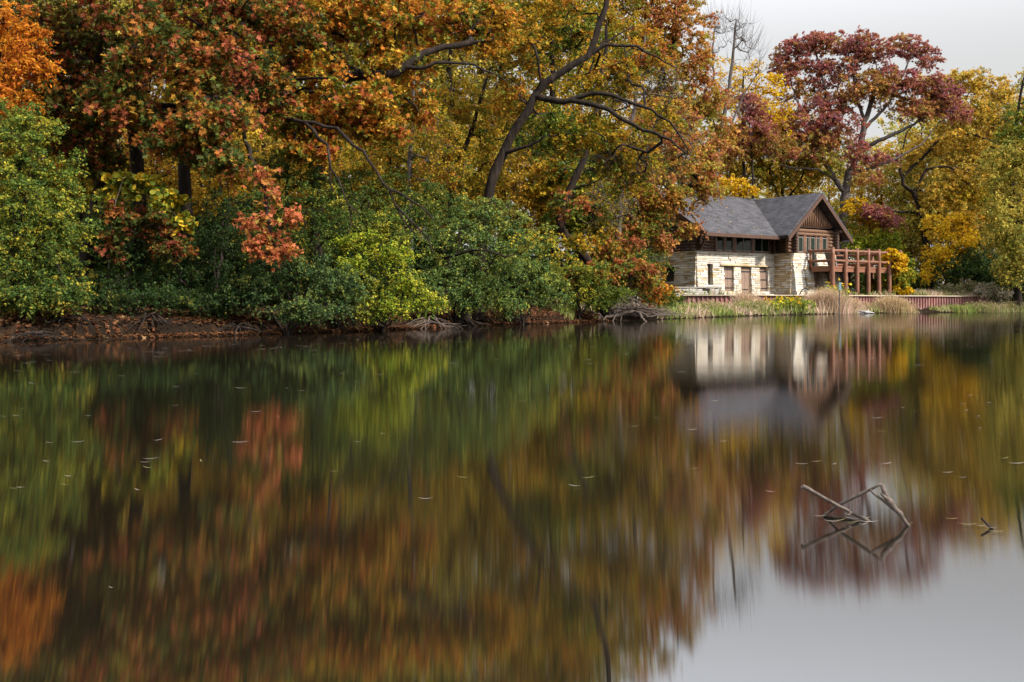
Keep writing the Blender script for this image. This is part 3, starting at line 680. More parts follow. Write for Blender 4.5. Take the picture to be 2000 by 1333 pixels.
# low stone wall on the terrace before the left corner
def world(lxy, z=0): p = P0 + U * lxy[0] + VB * lxy[1]; return np.array([p[0], p[1], z])
a = at(1318, 575, 85.5)[:2]; b = at(1409, 575, 86.6)[:2]
tw = empty('terrace_wall', (a[0], a[1], 0), math.atan2(b[1] - a[1], b[0] - a[0]), 'low whitish rubble wall on the terrace edge under the left corner of the lodge', 'wall')
mb = MB(); L = float(np.linalg.norm(b - a)); stone_face(mb, (0, 0), (1, 0), (0, -1), L, 1.45, 2.22, (), 0, .155, 31, 0, (.25, .5)); stone_face(mb, (L, .31), (-1, 0), (0, 1), L, 1.45, 2.22, (), 0, .155, 32, 0, (.25, .5))
for c in range(len(mb.c)):
    mb.c[c] = tuple(np.array(mb.c[c]) * .35 + np.array((.62, .60, .56)) * .55) if mb.c[c][0] > .1 else mb.c[c]
mb.build('stonework', M['stone'], tw)
mb = MB(); mb.box((-.05, -.1, 2.225), (L + .05, .41, 2.29), (.50, .47, .42)); mb.build('coping', M['stone'], tw)

# ------------------------------------------------------------------ the deck on log posts
EY = -2.82 + WY; DX0 = lx(1577, WY); deck = empty('log_deck', (P0[0], P0[1], 0), TH, 'raised red brown deck on stout round log posts beside the lodge gable', 'deck')
tpos = [0, 1.9, 3.63, 5.35, 7.0, 8.65, 10.4]; px0 = DX0
ZF = 4.28; zt1, zm = 5.72, 4.78; DX1 = px0 + tpos[-1]; DB = EY + 6.2
for k_, t_ in enumerate(tpos):
    r_ = .21 if k_ == 0 else .185
    mb = MB(); zz = np.linspace(1.45, 5.92, 9); P = np.column_stack([np.full(9, px0 + t_) + rng.normal(0, .012, 9), np.full(9, EY), zz])
    rr = np.concatenate([np.linspace(r_ * 1.12, r_ * .92, 9)]); mb.tube(P, rr, 14)
    mb.tube([(px0 + t_, EY, 5.92), (px0 + t_, EY, 5.99), (px0 + t_, EY, 6.03)], [r_ * .92, r_ * .8, r_ * .45], 14)
    po = mb.build('post', M['deck'], deck, True)
    if k_ in (1, 2, 3, 4): q = MB(); q.box((px0 + t_ + r_ * .93, EY - .10, 4.18), (px0 + t_ + r_ * .98 + .01, EY - .04, 4.42)); q.build('bracket', M['frame'], po)
def rail(a, b, z, r=.125, name='rail'):
    mb = MB(); P = np.linspace((*a, z), (*b, z), 6); P[1:-1] += rng.normal(0, .008, (4, 3)); mb.tube(P, r, 12); return mb.build(name, M['deck'], deck, True)
for t0, t1 in zip(tpos[:-1], tpos[1:]):
    for z_ in (zt1, zm): rail((px0 + t0 + .12, EY), (px0 + t1 - .12, EY), z_ - (.0 if z_ == zt1 else .0))
for z_ in (zt1, zm): rail((px0, EY), (px0, WY - .08), z_)
for z_ in (zt1, zm): rail((DX1, EY + .1), (DX1 - .1, DB), z_)
for z_ in (zt1, zm): rail((DX1 - .1, DB), (WX1 + .2, DB), z_, .11)
for x, y in ((px0 + .02, WY - .35), (DX1, (EY + DB) / 2), (DX1, DB), (px0 + 8, DB), (px0 + 6.4, DB)):
    mb = MB(); P = [(x, y, 4.0 if x < px0 + 1 else 1.5), (x, y, 5.9)]; mb.tube(P, .13, 10); mb.build('post', M['deck'], deck, True)
mb = MB(); mb.box((px0 - .1, EY + .2, ZF - .06), (DX1 + .15, DB + .1, ZF)); 
mb.build('floor', M['deckdark'], deck)
mb = MB(); mb.box((px0 - .12, EY + .19, 3.78), (DX1 + .15, EY + .27, ZF - .14)); mb.box((px0 - .12, EY + .14, ZF - .14), (DX1 + .16, EY + .24, ZF + .02)); mb.build('rim_beam', M['deckdark'], deck)
mb = MB(); mb.box((px0 - .19, EY + .2, 3.80), (px0 - .11, WY - .6, ZF - .12)); mb.box((px0 - .16, EY + .2, ZF - .118), (px0 - .1, WY - .6, ZF + .02)); mb.build('rim_beam', M['deckdark'], deck)
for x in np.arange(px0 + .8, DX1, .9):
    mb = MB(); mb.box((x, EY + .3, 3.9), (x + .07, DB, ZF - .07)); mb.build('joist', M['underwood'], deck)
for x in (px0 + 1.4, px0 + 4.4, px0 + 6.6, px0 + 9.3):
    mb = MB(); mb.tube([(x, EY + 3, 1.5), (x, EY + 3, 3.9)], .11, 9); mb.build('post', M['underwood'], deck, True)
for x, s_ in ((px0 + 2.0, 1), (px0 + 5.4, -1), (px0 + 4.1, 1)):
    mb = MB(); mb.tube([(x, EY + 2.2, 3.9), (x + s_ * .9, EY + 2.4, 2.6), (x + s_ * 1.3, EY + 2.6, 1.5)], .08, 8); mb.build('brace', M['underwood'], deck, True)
# tilted grey board leaning on the rail inside the deck
mb = MB(); p1, p2 = (px0 + 1.3, EY + .95, 5.62), (px0 + 2.0, EY + 1.0, ZF)
mb.hexa([(p2[0] - .1, p2[1], ZF + .01), (p2[0] + .12, p2[1], ZF + .01), (p2[0] + .12, p2[1] + .9, ZF + .01), (p2[0] - .1, p2[1] + .9, ZF + .01), (p1[0] - .1, p1[1], p1[2]), (p1[0] + .12, p1[1], p1[2]), (p1[0] + .12, p1[1] + .9, p1[2]), (p1[0] - .1, p1[1] + .9, p1[2])])
o = mb.build('tipped_table', M['frame']); o.location = (P0[0], P0[1], 0); o.rotation_euler = (0, 0, TH)
tag(o, 'grey folding table tipped up behind the deck rail near the tall corner post', 'table')

# ------------------------------------------------------------------ sheet pile wall, cut by the meadow in front
sp = empty('sheet_pile_wall', (PILE[0][0], PILE[0][1], 0), 0, 'long rust red corrugated steel retaining wall with a pale cap along the terrace', 'retaining wall')
def offset_line(P, dist):
    T_ = np.gradient(P, axis=0); T_ /= np.linalg.norm(T_, axis=1)[:, None]; return P + np.stack([T_[:, 1], -T_[:, 0]], 1) * dist
fine = resample(PILE, .02); al = np.concatenate([[0], np.cumsum(np.linalg.norm(np.diff(fine, axis=0), axis=1))])
ph = (al % .40) / .40; keep = np.unique(np.concatenate([[0, len(al) - 1], np.where((np.abs(np.diff(np.digitize(ph, [.08, .14, .52, .58]), prepend=-1)) > 0))[0]]))
prof = np.where((ph > 0.11) & (ph < .55), .13, .03)[keep]
T_ = np.gradient(fine, axis=0); T_ /= np.linalg.norm(T_, axis=1)[:, None]; nn = np.stack([T_[:, 1], -T_[:, 0]], 1)
line = fine[keep] + nn[keep] * prof[:, None] - PILE[0]
n = len(line); V = np.vstack([np.column_stack([line, np.full(n, -.4)]), np.column_stack([line, np.full(n, 1.52)]), np.column_stack([line - nn[keep] * .012, np.full(n, -.4)]), np.column_stack([line - nn[keep] * .012, np.full(n, 1.52)])])
i = np.arange(n - 1); F = np.vstack([np.stack([i, i + 1, i + 1 + n, i + n], 1), np.stack([i + 2 * n + 1, i + 2 * n, i + 3 * n, i + 3 * n + 1], 1)])
link('steel_sheet', np_mesh('steel_sheet', V, F), M['pile'], sp)
c0 = resample(PILE, 1.2); f_, b_ = offset_line(c0, .24) - PILE[0], offset_line(c0, -.12) - PILE[0]; n = len(c0)
V = np.vstack([np.column_stack([f_, np.full(n, 1.525)]), np.column_stack([f_, np.full(n, 1.60)]), np.column_stack([b_, np.full(n, 1.60)]), np.column_stack([b_, np.full(n, 1.525)])])
i = np.arange(n - 1); F = np.vstack([np.stack([i + q * n, i + 1 + q * n, i + 1 + ((q + 1) % 4) * n, i + ((q + 1) % 4) * n], 1) for q in range(4)])
link('cap', np_mesh('cap', V, F), M['cap'], sp)
# path surface seen beyond the wall at the right of the deck
a = at(1775, 572, 101); mb = MB(); mb.box((-2.6, -1.2, 0), (4.5, 6.5, .02)); o = mb.build('path', noise_mat('gravel', [(.3, (.20, .15, .12)), (.7, (.34, .27, .22))], 9, (1, 1, 1), .95, .5))
o.location = (a[0], a[1], gz(a[0], a[1]) + .03); o.rotation_euler = (0, 0, TH); tag(o, 'pale gravel path on the terrace beyond the deck', 'path', kind='structure')

# ------------------------------------------------------------------ small things by the shore
sgn = empty('sign_post', (*pl(1639, 82.7), 0), 0, 'thin dark post with a narrow blue grey plate in the shallows before the deck', 'sign')
mb = MB(); mb.tube([(-.01, 0, -.6), (.02, 0, 1.2), (.05, 0, 2.55)], .045, 8); mb.build('pole', M['post'], sgn, True)
mb = MB(); a = R(52); ca, sa = math.cos(a), math.sin(a)
for s0, s1, y0, y1, z0, z1 in ((-.27, .27, -.09, -.06, 1.98, 2.62),):
    mb.hexa([(s * ca - y * sa, s * sa + y * ca, z_) for z_ in (z0, z1) for (s, y) in ((s0, y0), (s1, y0), (s1, y1), (s0, y1))])
mb.build('plate', M['signblue'], sgn)
p = at(1245, 575, 58); mb = MB(); zb = gz(p[0], p[1]); mb.tube([(0, 0, -.3), (0, 0, CH + (HY - 574) / FPX * 58 - zb)], .055, 8)
o = mb.build('marker_stake', M['white'], None, True); o.location = (p[0], p[1], zb); tag(o, 'slim white marker stake standing behind the fallen branch', 'stake')
# curved dark pipe on the wall
p = at(1559, 577, 86.2); mb = MB(); th = np.linspace(0, 1, 9)
P = [(0, 0, -.05), (.10, 0, .22), (.25, 0, .42), (.42, 0, .55), (.60, 0, .56), (.72, 0, .50), (.78, 0, .42)]
mb.tube(P, .05, 8); o = mb.build('overflow_pipe', M['iron'], None, True); o.location = (p[0], p[1] - .35, 1.60); tag(o, 'dark bent pipe hooking up over the wall cap below the gable', 'pipe')
# grey rocks at the waterline
for px, Y, s_, lab in ((1688, 85.2, .55, 'larger grey rock lying half out of the water right of the sign post'), (1699, 84.6, .38, 'flat pale rock at the water edge touching the larger rock')):
    g = np.random.default_rng(int(px)); import bmesh
    bm = bmesh.new(); bmesh.ops.create_icosphere(bm, subdivisions=3, radius=1)
    for v in bm.verts:
        f = 1 + .22 * math.sin(v.co.x * 3 + px) * math.cos(v.co.y * 4) + .1 * math.sin(v.co.z * 7 + v.co.x * 5); v.co *= f; v.co.x *= s_; v.co.y *= s_ * .7; v.co.z *= s_ * (.42 if px < 1695 else .2)
    me = bpy.data.meshes.new('rock'); bm.to_mesh(me); bm.free()
    o = link('rock', me, M['rock']); q = pl(px, Y); o.location = (q[0], q[1], .05); tag(o, lab, 'rock')
# ------------------------------------------------------------------ LEFT BANK, front row
shrub('tall small leaved shrub with yellow flecked green foliage at the far left bank', (20, 27.6),
      [(60, 330, 28, 95, 95, 1.3, 90), (100, 430, 27.6, 85, 80, 1.2, 90), (30, 430, 27.4, 90, 110, 1.3, 80), (20, 540, 27, 100, 80, 1.1, 90, 'green'), (110, 540, 27, 60, 70, .9, 50, 'green'), (-110, 430, 28, 100, 180, 1.6, 60), (45, 240, 28.4, 70, 45, 1.0, 40), (60, 605, 26.2, 80, 28, .5, 50, 'green'), (130, 590, 26.6, 40, 26, .5, 24, 'green')],
      'greenyel', ('oval', .085), 78, .42, 'tall_shrub', 'shrub')
tree('ash_tree', 'young ash with bright orange leaves at the top left corner', 'tree', [(-70, 600, 31), (-60, 420, 31), (-30, 250, 31), (-10, 120, 31), (0, -20, 31)], .13,
     [(25, 70, 30.4, 60, 50, .9, 40), (-50, 120, 31, 90, 90, 1.2, 40), (45, 130, 30, 60, 30, .8, 30), (10, 185, 30, 60, 35, .8, 34), (-40, 220, 30.5, 60, 50, .9, 24)], 'ash', ('lance', .15), 84, .5)
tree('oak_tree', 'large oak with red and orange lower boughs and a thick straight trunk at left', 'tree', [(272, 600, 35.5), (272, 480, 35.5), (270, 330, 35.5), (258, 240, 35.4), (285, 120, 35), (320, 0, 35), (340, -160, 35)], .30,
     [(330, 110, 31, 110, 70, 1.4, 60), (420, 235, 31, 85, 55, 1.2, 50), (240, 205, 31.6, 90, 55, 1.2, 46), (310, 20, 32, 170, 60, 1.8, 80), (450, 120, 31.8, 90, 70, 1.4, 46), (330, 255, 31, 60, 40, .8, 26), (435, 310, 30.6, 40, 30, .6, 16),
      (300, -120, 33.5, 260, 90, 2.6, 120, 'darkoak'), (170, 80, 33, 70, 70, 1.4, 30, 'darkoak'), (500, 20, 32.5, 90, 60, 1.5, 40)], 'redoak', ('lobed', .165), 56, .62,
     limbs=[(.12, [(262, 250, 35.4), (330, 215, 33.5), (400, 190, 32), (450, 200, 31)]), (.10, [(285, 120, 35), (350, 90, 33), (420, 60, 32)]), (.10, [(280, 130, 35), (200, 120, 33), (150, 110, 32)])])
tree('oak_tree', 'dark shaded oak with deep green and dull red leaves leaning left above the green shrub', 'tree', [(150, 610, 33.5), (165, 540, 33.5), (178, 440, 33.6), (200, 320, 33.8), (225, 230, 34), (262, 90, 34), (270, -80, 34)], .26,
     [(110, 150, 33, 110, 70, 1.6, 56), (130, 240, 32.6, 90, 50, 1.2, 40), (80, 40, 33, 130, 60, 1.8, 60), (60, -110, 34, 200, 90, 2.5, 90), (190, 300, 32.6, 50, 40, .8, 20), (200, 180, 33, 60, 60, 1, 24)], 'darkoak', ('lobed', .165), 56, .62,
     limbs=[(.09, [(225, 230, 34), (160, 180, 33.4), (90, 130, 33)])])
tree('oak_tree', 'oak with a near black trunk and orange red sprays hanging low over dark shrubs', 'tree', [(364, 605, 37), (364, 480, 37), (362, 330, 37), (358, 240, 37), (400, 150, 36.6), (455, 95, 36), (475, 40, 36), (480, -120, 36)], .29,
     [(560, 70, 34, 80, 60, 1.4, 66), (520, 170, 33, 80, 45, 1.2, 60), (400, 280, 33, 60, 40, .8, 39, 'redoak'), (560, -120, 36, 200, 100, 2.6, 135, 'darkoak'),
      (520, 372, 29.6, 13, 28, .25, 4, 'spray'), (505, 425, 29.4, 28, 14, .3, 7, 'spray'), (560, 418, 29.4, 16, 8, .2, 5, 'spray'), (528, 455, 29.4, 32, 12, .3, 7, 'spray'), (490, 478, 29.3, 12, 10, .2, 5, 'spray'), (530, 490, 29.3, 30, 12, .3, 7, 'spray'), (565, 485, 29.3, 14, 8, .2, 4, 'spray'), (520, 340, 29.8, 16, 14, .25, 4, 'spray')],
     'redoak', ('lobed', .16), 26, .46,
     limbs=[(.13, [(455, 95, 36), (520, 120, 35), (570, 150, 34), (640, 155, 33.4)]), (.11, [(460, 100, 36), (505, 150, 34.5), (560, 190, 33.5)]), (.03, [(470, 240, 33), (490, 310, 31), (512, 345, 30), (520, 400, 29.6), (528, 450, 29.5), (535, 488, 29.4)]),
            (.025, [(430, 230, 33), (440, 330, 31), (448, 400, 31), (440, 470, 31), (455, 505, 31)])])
tree('oak_tree', 'spreading oak with orange gold leaves and long crooked limbs reaching over the water', 'tree', [(612, 600, 39), (618, 440, 39), (622, 330, 39), (640, 240, 38.6), (645, 165, 38.4), (660, 60, 38), (690, -60, 38), (700, -220, 38)], .30,
     [(720, 30, 36, 110, 60, 1.6, 90), (870, 35, 37, 95, 60, 1.6, 64, 'orangeoak'), (600, 130, 35, 70, 60, 1.2, 54), (700, 190, 34.4, 90, 40, 1.2, 60), (610, 235, 34.4, 80, 28, .9, 45), (730, 245, 34.6, 70, 30, .9, 39), (620, 40, 35.5, 80, 60, 1.4, 54), (770, 120, 36, 70, 45, 1.2, 39),
      (960, 45, 38, 50, 55, 1.3, 36, 'goldoak'), (760, -140, 38.5, 280, 100, 3, 130, 'darkoak'), (820, 195, 37, 50, 40, 1, 18), (590, 285, 34, 25, 18, .4, 10), (640, 290, 34, 20, 14, .3, 7)], 'orangeoak', ('lobed', .165), 53, .6,
     limbs=[(.14, [(640, 160, 38.4), (690, 148, 36.5), (725, 145, 35.5), (760, 150, 35), (790, 133, 35), (822, 110, 35.2), (870, 92, 35.6), (935, 84, 36)]), (.08, [(790, 133, 35), (822, 138, 34.8), (850, 122, 34.8), (890, 122, 35), (950, 138, 35.2), (990, 160, 35.2)]),
            (.11, [(640, 240, 38.6), (590, 236, 35), (557, 232, 33.4), (600, 240, 32.6), (660, 252, 32.2), (685, 277, 32), (720, 307, 31.8), (732, 332, 31.6), (755, 368, 31.4), (777, 404, 31.3), (785, 433, 31.3), (812, 460, 31.2)]),
            (.05, [(755, 368, 31.4), (796, 387, 31.2), (825, 412, 31.1), (845, 428, 31)]), (.05, [(777, 404, 31.3), (800, 425, 31.2), (826, 460, 31.1), (850, 492, 31)]),
            (.06, [(600, 240, 32.6), (640, 290, 31.8), (652, 335, 31.6), (668, 365, 31.5), (682, 395, 31.4), (686, 420, 31.4), (681, 457, 31.4)]), (.035, [(682, 390, 31.4), (700, 405, 31.3), (706, 418, 31.3)]), (.05, [(638, 280, 31.9), (648, 318, 31.8), (645, 350, 31.8), (652, 372, 31.8)])])
vin = tree('grape_vine', 'wild grape vine with round yellow and lime leaves draped at left of the black trunk', 'vine', [(215, 600, 31), (212, 480, 31), (225, 400, 31), (240, 350, 30.8)], .03,
     [(230, 350, 31.6, 36, 18, .35, 16), (285, 362, 31.2, 46, 16, .35, 22), (330, 392, 31, 30, 22, .3, 16), (358, 428, 30.9, 12, 24, .25, 8), (225, 380, 31.4, 30, 20, .3, 9)], 'vine', ('round', .16), 30, .34, (), 'twig', parts=('stem', 'branches', 'leaves'))
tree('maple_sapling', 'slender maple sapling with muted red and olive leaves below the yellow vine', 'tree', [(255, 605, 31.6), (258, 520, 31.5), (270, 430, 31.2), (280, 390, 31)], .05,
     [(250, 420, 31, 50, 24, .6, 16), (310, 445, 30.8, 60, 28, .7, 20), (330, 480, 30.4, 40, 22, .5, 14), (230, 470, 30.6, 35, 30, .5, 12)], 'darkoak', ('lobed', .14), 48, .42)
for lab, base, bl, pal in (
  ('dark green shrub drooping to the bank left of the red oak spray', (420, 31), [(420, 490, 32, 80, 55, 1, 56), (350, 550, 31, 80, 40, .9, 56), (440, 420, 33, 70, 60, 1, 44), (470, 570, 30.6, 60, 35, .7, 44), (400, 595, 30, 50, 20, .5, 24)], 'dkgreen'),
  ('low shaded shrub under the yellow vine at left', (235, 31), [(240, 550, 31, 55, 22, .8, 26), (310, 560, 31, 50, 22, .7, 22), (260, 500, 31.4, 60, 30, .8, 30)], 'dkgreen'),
  ('low dark bush added to darken the soil under the grape vine by the bank lip', (265, 29.3), [(205, 588, 28.6, 45, 20, .6, 24), (270, 592, 28.8, 50, 18, .6, 26), (345, 594, 29.3, 45, 16, .6, 22)], 'dkgreen'),  # bush added as dark fill over soil that is lit too brightly
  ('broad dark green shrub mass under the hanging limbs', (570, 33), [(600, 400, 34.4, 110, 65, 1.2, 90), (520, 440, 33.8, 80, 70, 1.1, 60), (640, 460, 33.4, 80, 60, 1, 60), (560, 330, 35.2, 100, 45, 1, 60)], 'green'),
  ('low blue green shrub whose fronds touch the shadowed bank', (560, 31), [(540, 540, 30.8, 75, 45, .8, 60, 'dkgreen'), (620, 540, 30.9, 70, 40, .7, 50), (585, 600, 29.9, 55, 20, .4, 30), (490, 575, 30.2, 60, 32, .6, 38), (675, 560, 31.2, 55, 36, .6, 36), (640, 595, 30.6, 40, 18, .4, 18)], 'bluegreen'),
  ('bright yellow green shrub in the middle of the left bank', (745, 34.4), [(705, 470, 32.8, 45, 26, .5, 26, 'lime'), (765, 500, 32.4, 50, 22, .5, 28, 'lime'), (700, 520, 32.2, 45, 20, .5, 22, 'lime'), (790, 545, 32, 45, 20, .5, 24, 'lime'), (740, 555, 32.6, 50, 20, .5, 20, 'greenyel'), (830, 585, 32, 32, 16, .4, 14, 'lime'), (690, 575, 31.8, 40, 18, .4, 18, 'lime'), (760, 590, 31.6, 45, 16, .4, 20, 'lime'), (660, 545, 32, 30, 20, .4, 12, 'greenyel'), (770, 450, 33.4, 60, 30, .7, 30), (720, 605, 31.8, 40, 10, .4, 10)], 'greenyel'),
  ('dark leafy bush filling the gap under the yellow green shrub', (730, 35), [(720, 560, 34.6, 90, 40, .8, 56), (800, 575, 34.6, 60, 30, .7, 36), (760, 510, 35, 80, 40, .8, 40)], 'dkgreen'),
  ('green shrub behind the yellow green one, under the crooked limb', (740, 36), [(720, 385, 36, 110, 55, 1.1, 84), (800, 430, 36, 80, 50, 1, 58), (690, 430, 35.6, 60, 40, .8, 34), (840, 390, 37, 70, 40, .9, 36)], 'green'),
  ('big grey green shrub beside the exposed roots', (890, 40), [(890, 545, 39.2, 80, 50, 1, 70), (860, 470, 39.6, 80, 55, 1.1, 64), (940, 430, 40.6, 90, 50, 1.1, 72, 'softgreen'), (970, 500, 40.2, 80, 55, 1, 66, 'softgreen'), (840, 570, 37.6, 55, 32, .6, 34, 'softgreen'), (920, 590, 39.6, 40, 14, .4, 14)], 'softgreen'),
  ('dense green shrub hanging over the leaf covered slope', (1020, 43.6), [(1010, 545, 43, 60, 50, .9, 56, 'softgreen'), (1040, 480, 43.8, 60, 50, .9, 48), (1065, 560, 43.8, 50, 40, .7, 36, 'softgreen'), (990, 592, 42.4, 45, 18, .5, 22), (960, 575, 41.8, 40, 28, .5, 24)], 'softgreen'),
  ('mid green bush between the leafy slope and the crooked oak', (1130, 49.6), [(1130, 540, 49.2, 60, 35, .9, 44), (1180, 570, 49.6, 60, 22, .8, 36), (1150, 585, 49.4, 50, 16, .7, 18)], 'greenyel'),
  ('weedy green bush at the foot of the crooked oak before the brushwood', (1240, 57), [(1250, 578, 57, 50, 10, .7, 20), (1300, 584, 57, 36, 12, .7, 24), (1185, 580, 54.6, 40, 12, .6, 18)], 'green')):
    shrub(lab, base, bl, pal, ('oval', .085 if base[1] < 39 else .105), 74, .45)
# drooping boughs over the middle shrubs
tree('fallen_limb_tree', 'low bowed grey limb with sparse yellow leaves crossing the green shrubs', 'tree', [(848, 612, 40), (850, 560, 39.6), (868, 500, 39), (900, 498, 38.6), (925, 488, 38.4), (955, 490, 38.2), (985, 502, 38), (1022, 494, 38)], .085,
     [(1060, 480, 38, 45, 25, .6, 14), (1085, 500, 38.2, 30, 25, .5, 8), (1030, 465, 38.4, 40, 18, .5, 8)], 'vine', ('oval', .11), 30, .45, limbs=[(.04, [(895, 498, 38.6), (897, 450, 38.6), (935, 435, 38.4), (960, 430, 38.2)]), (.03, [(1022, 494, 38), (1045, 470, 38), (1075, 462, 38), (1095, 480, 38)])], parts=('trunk', 'branches', 'crown'))
# tree with exposed roots
rt = tree('bank_tree', 'small leaning tree with roots washed bare at the waterline', 'tree', [(908, 633, 41), (915, 600, 41.2), (925, 560, 41.4), (935, 500, 41.8), (945, 430, 42)], .17, [(950, 420, 42, 50, 40, .8, 16)], 'green', ('oval', .09), 60, .5)
g = np.random.default_rng(4)
def root_bundle(name, label, cat, base, n, L, r, up, seed, mat='drift', spread=3.1):
    g = np.random.default_rng(seed); mb = MB(); bx, by = base; z0 = max(gz(bx, by), .05)
    for _ in range(n):
        a = g.uniform(-spread, .4); l = L * g.uniform(.4, 1); rr = r * g.uniform(.5, 1.2)
        s = np.linspace(0, 1, 7)[:, None]; d = np.array([math.cos(a), math.sin(a), 0])
        P = np.array([g.normal(0, .12), g.normal(0, .12), up * g.uniform(.4, 1)]) + s * l * d + np.cumsum(g.normal(0, .05 * l, (7, 3)) * [1, 1, .7], 0) * s; P[:, 2] -= (s[:, 0] ** 1.4) * (P[0, 2] + .05)
        mb.tube(P, rr * (1 - .75 * s[:, 0]), 6)
    o = mb.build(name, M[mat], None, True); o.location = (bx, by, z0 - .05); return tag(o, label, cat)
o = root_bundle('roots', None, None, (0, 0), 16, 1.6, .07, .5, 8, 'bark'); o.parent = rt; o.location = (0, -.1, .05)
root_bundle('driftwood', 'grey tangle of driftwood branches against the bank left of the bare roots', 'driftwood', tuple(pl(838, 37.4)), 22, 1.5, .022, .5, 12, 'twig')
root_bundle('driftwood', 'brown tangle of stranded roots at the foot of the far left shrub', 'driftwood', tuple(pl(70, 25.5)), 12, 1.2, .03, .25, 13, 'bark')

for px, Y, sd, lab in ((130, 26.9, 31, 'dark root claw gripping the bank under the tall shrub'), (300, 28.4, 32, 'bare twisted root sticking from the dark bank under the yellow vine'), (470, 30.2, 33, 'low tangle of dark roots below the red oak spray'), (660, 33.4, 34, 'dark roots dangling over the leaf strip left of the yellow green shrub'), (1010, 44.4, 35, 'small root spread on the leafy slope')):
    root_bundle('exposed_root', lab, 'root', tuple(pl(px, Y)), 9, 1.1, .035, .42, sd, 'bark')
# ------------------------------------------------------------------ MIDDLE TREES
tree('maple_tree', 'leaning maple whose bare trunk arcs up to the right in the middle of the wood', 'tree', [(930, 605, 42.8), (940, 500, 42.8), (946, 420, 42.8), (962, 345, 42.8), (1000, 262, 42.8), (1048, 186, 42.8), (1078, 150, 42.8), (1150, 110, 42.8), (1166, 60, 42.8), (1186, 8, 42.8), (1190, -90, 42.8), (1195, -180, 42.8)], .26,
     [(1000, 90, 44, 80, 70, 1.6, 70), (1090, 40, 45, 90, 60, 1.8, 54), (1110, 70, 45.2, 50, 40, 1.2, 24, 'greenyel'), (1010, 190, 44.4, 50, 50, 1.1, 30), (1070, 255, 44.6, 70, 45, 1.2, 40, 'greenyel'), (1170, 260, 44.6, 90, 50, 1.3, 60, 'goldgreen'), (1230, 320, 45, 70, 55, 1.2, 44, 'goldgreen'), (1180, 160, 45, 80, 45, 1.3, 40, 'goldgreen'), (1290, 225, 45.4, 55, 40, 1, 14, 'goldgreen'),
      (1240, 190, 43, 80, 60, 1.2, 26, 'bare'), (1190, 300, 43, 90, 60, 1.2, 26, 'bare'), (1300, 300, 43.2, 50, 60, 1, 18, 'bare'), (1030, 250, 43, 50, 60, 1, 14, 'bare'), (1110, -110, 45, 170, 90, 3, 110, 'mixoak'), (1250, 100, 46, 60, 55, 1.2, 24, 'orangeoak')], 'goldoak', ('lobed', 0.139), 73, .72, twig_r=.009, rtip=.007,
     limbs=[(.15, [(1046, 188, 42.8), (1085, 200, 42.4), (1120, 196, 42.2), (1150, 204, 42), (1185, 212, 41.8), (1228, 242, 41.8), (1262, 256, 41.8), (1300, 268, 41.8), (1340, 300, 41.8)]), (.11, [(1118, 196, 42.2), (1150, 181, 42), (1200, 186, 42), (1245, 205, 42), (1275, 215, 42), (1310, 240, 42), (1345, 290, 42)]),
            (.09, [(1148, 112, 42.8), (1185, 88, 42.8), (1235, 90, 42.8), (1280, 108, 42.8), (1320, 130, 42.8)]), (.07, [(1150, 110, 42.8), (1200, 70, 43.2), (1240, 50, 43.6)]), (.06, [(1060, 180, 42.8), (1058, 150, 42.4), (1050, 120, 42.2)]), (.10, [(985, 300, 42.8), (1030, 290, 42.2), (1066, 262, 41.8)])])
# bare hanging twigs belong to the same kind of tree, further right
tree('maple_tree', 'thin half bare maple with drooping grey twigs between the leaning trunk and the lodge', 'tree', [(1205, 580, 55), (1208, 450, 55), (1215, 330, 55), (1235, 230, 55), (1250, 140, 55), (1262, 60, 55)], .2,
     [(1290, 170, 53, 70, 60, 1.5, 26), (1330, 250, 53, 60, 70, 1.4, 22), (1200, 400, 52.6, 60, 60, 1.2, 34), (1260, 300, 53, 60, 50, 1.2, 24)], 'goldgreen', ('oval', 0.115), 34, 1.0, twig_r=.012, bark='greybark')
tree('oak_tree', 'crooked oak with a sharp bend in its black trunk and low red green boughs', 'tree', [(1188, 590, 52), (1160, 522, 52), (1122, 480, 52), (1086, 436, 52), (1104, 392, 52), (1126, 345, 52), (1146, 300, 52), (1165, 220, 52), (1180, 130, 52), (1185, 40, 52)], .27,
     [(1155, 530, 50.6, 55, 26, 1, 30, 'mixoak'), (1225, 530, 51.2, 65, 30, 1.1, 46, 'mixoak'), (1285, 562, 52.5, 28, 16, .7, 14, 'orangeoak'), (1120, 400, 50.6, 40, 26, .8, 12, 'mixoak'), (1140, 470, 50.4, 34, 18, .7, 9, 'goldgreen'), (1195, 485, 53, 60, 34, 1.0, 36, 'mixoak'), (1120, 430, 53.4, 50, 45, 1, 34), (1160, 400, 53.6, 50, 50, 1, 30), (1080, 360, 54, 60, 50, 1.2, 40, 'goldgreen'), (1150, 330, 54, 60, 40, 1.2, 34)],
     'greenyel', ('lobed', 0.156), 78, .72, limbs=[(.12, [(1160, 522, 52), (1200, 530, 51), (1240, 545, 50.4)]), (.06, [(1120, 370, 52), (1150, 360, 51.5), (1180, 352, 51)])])
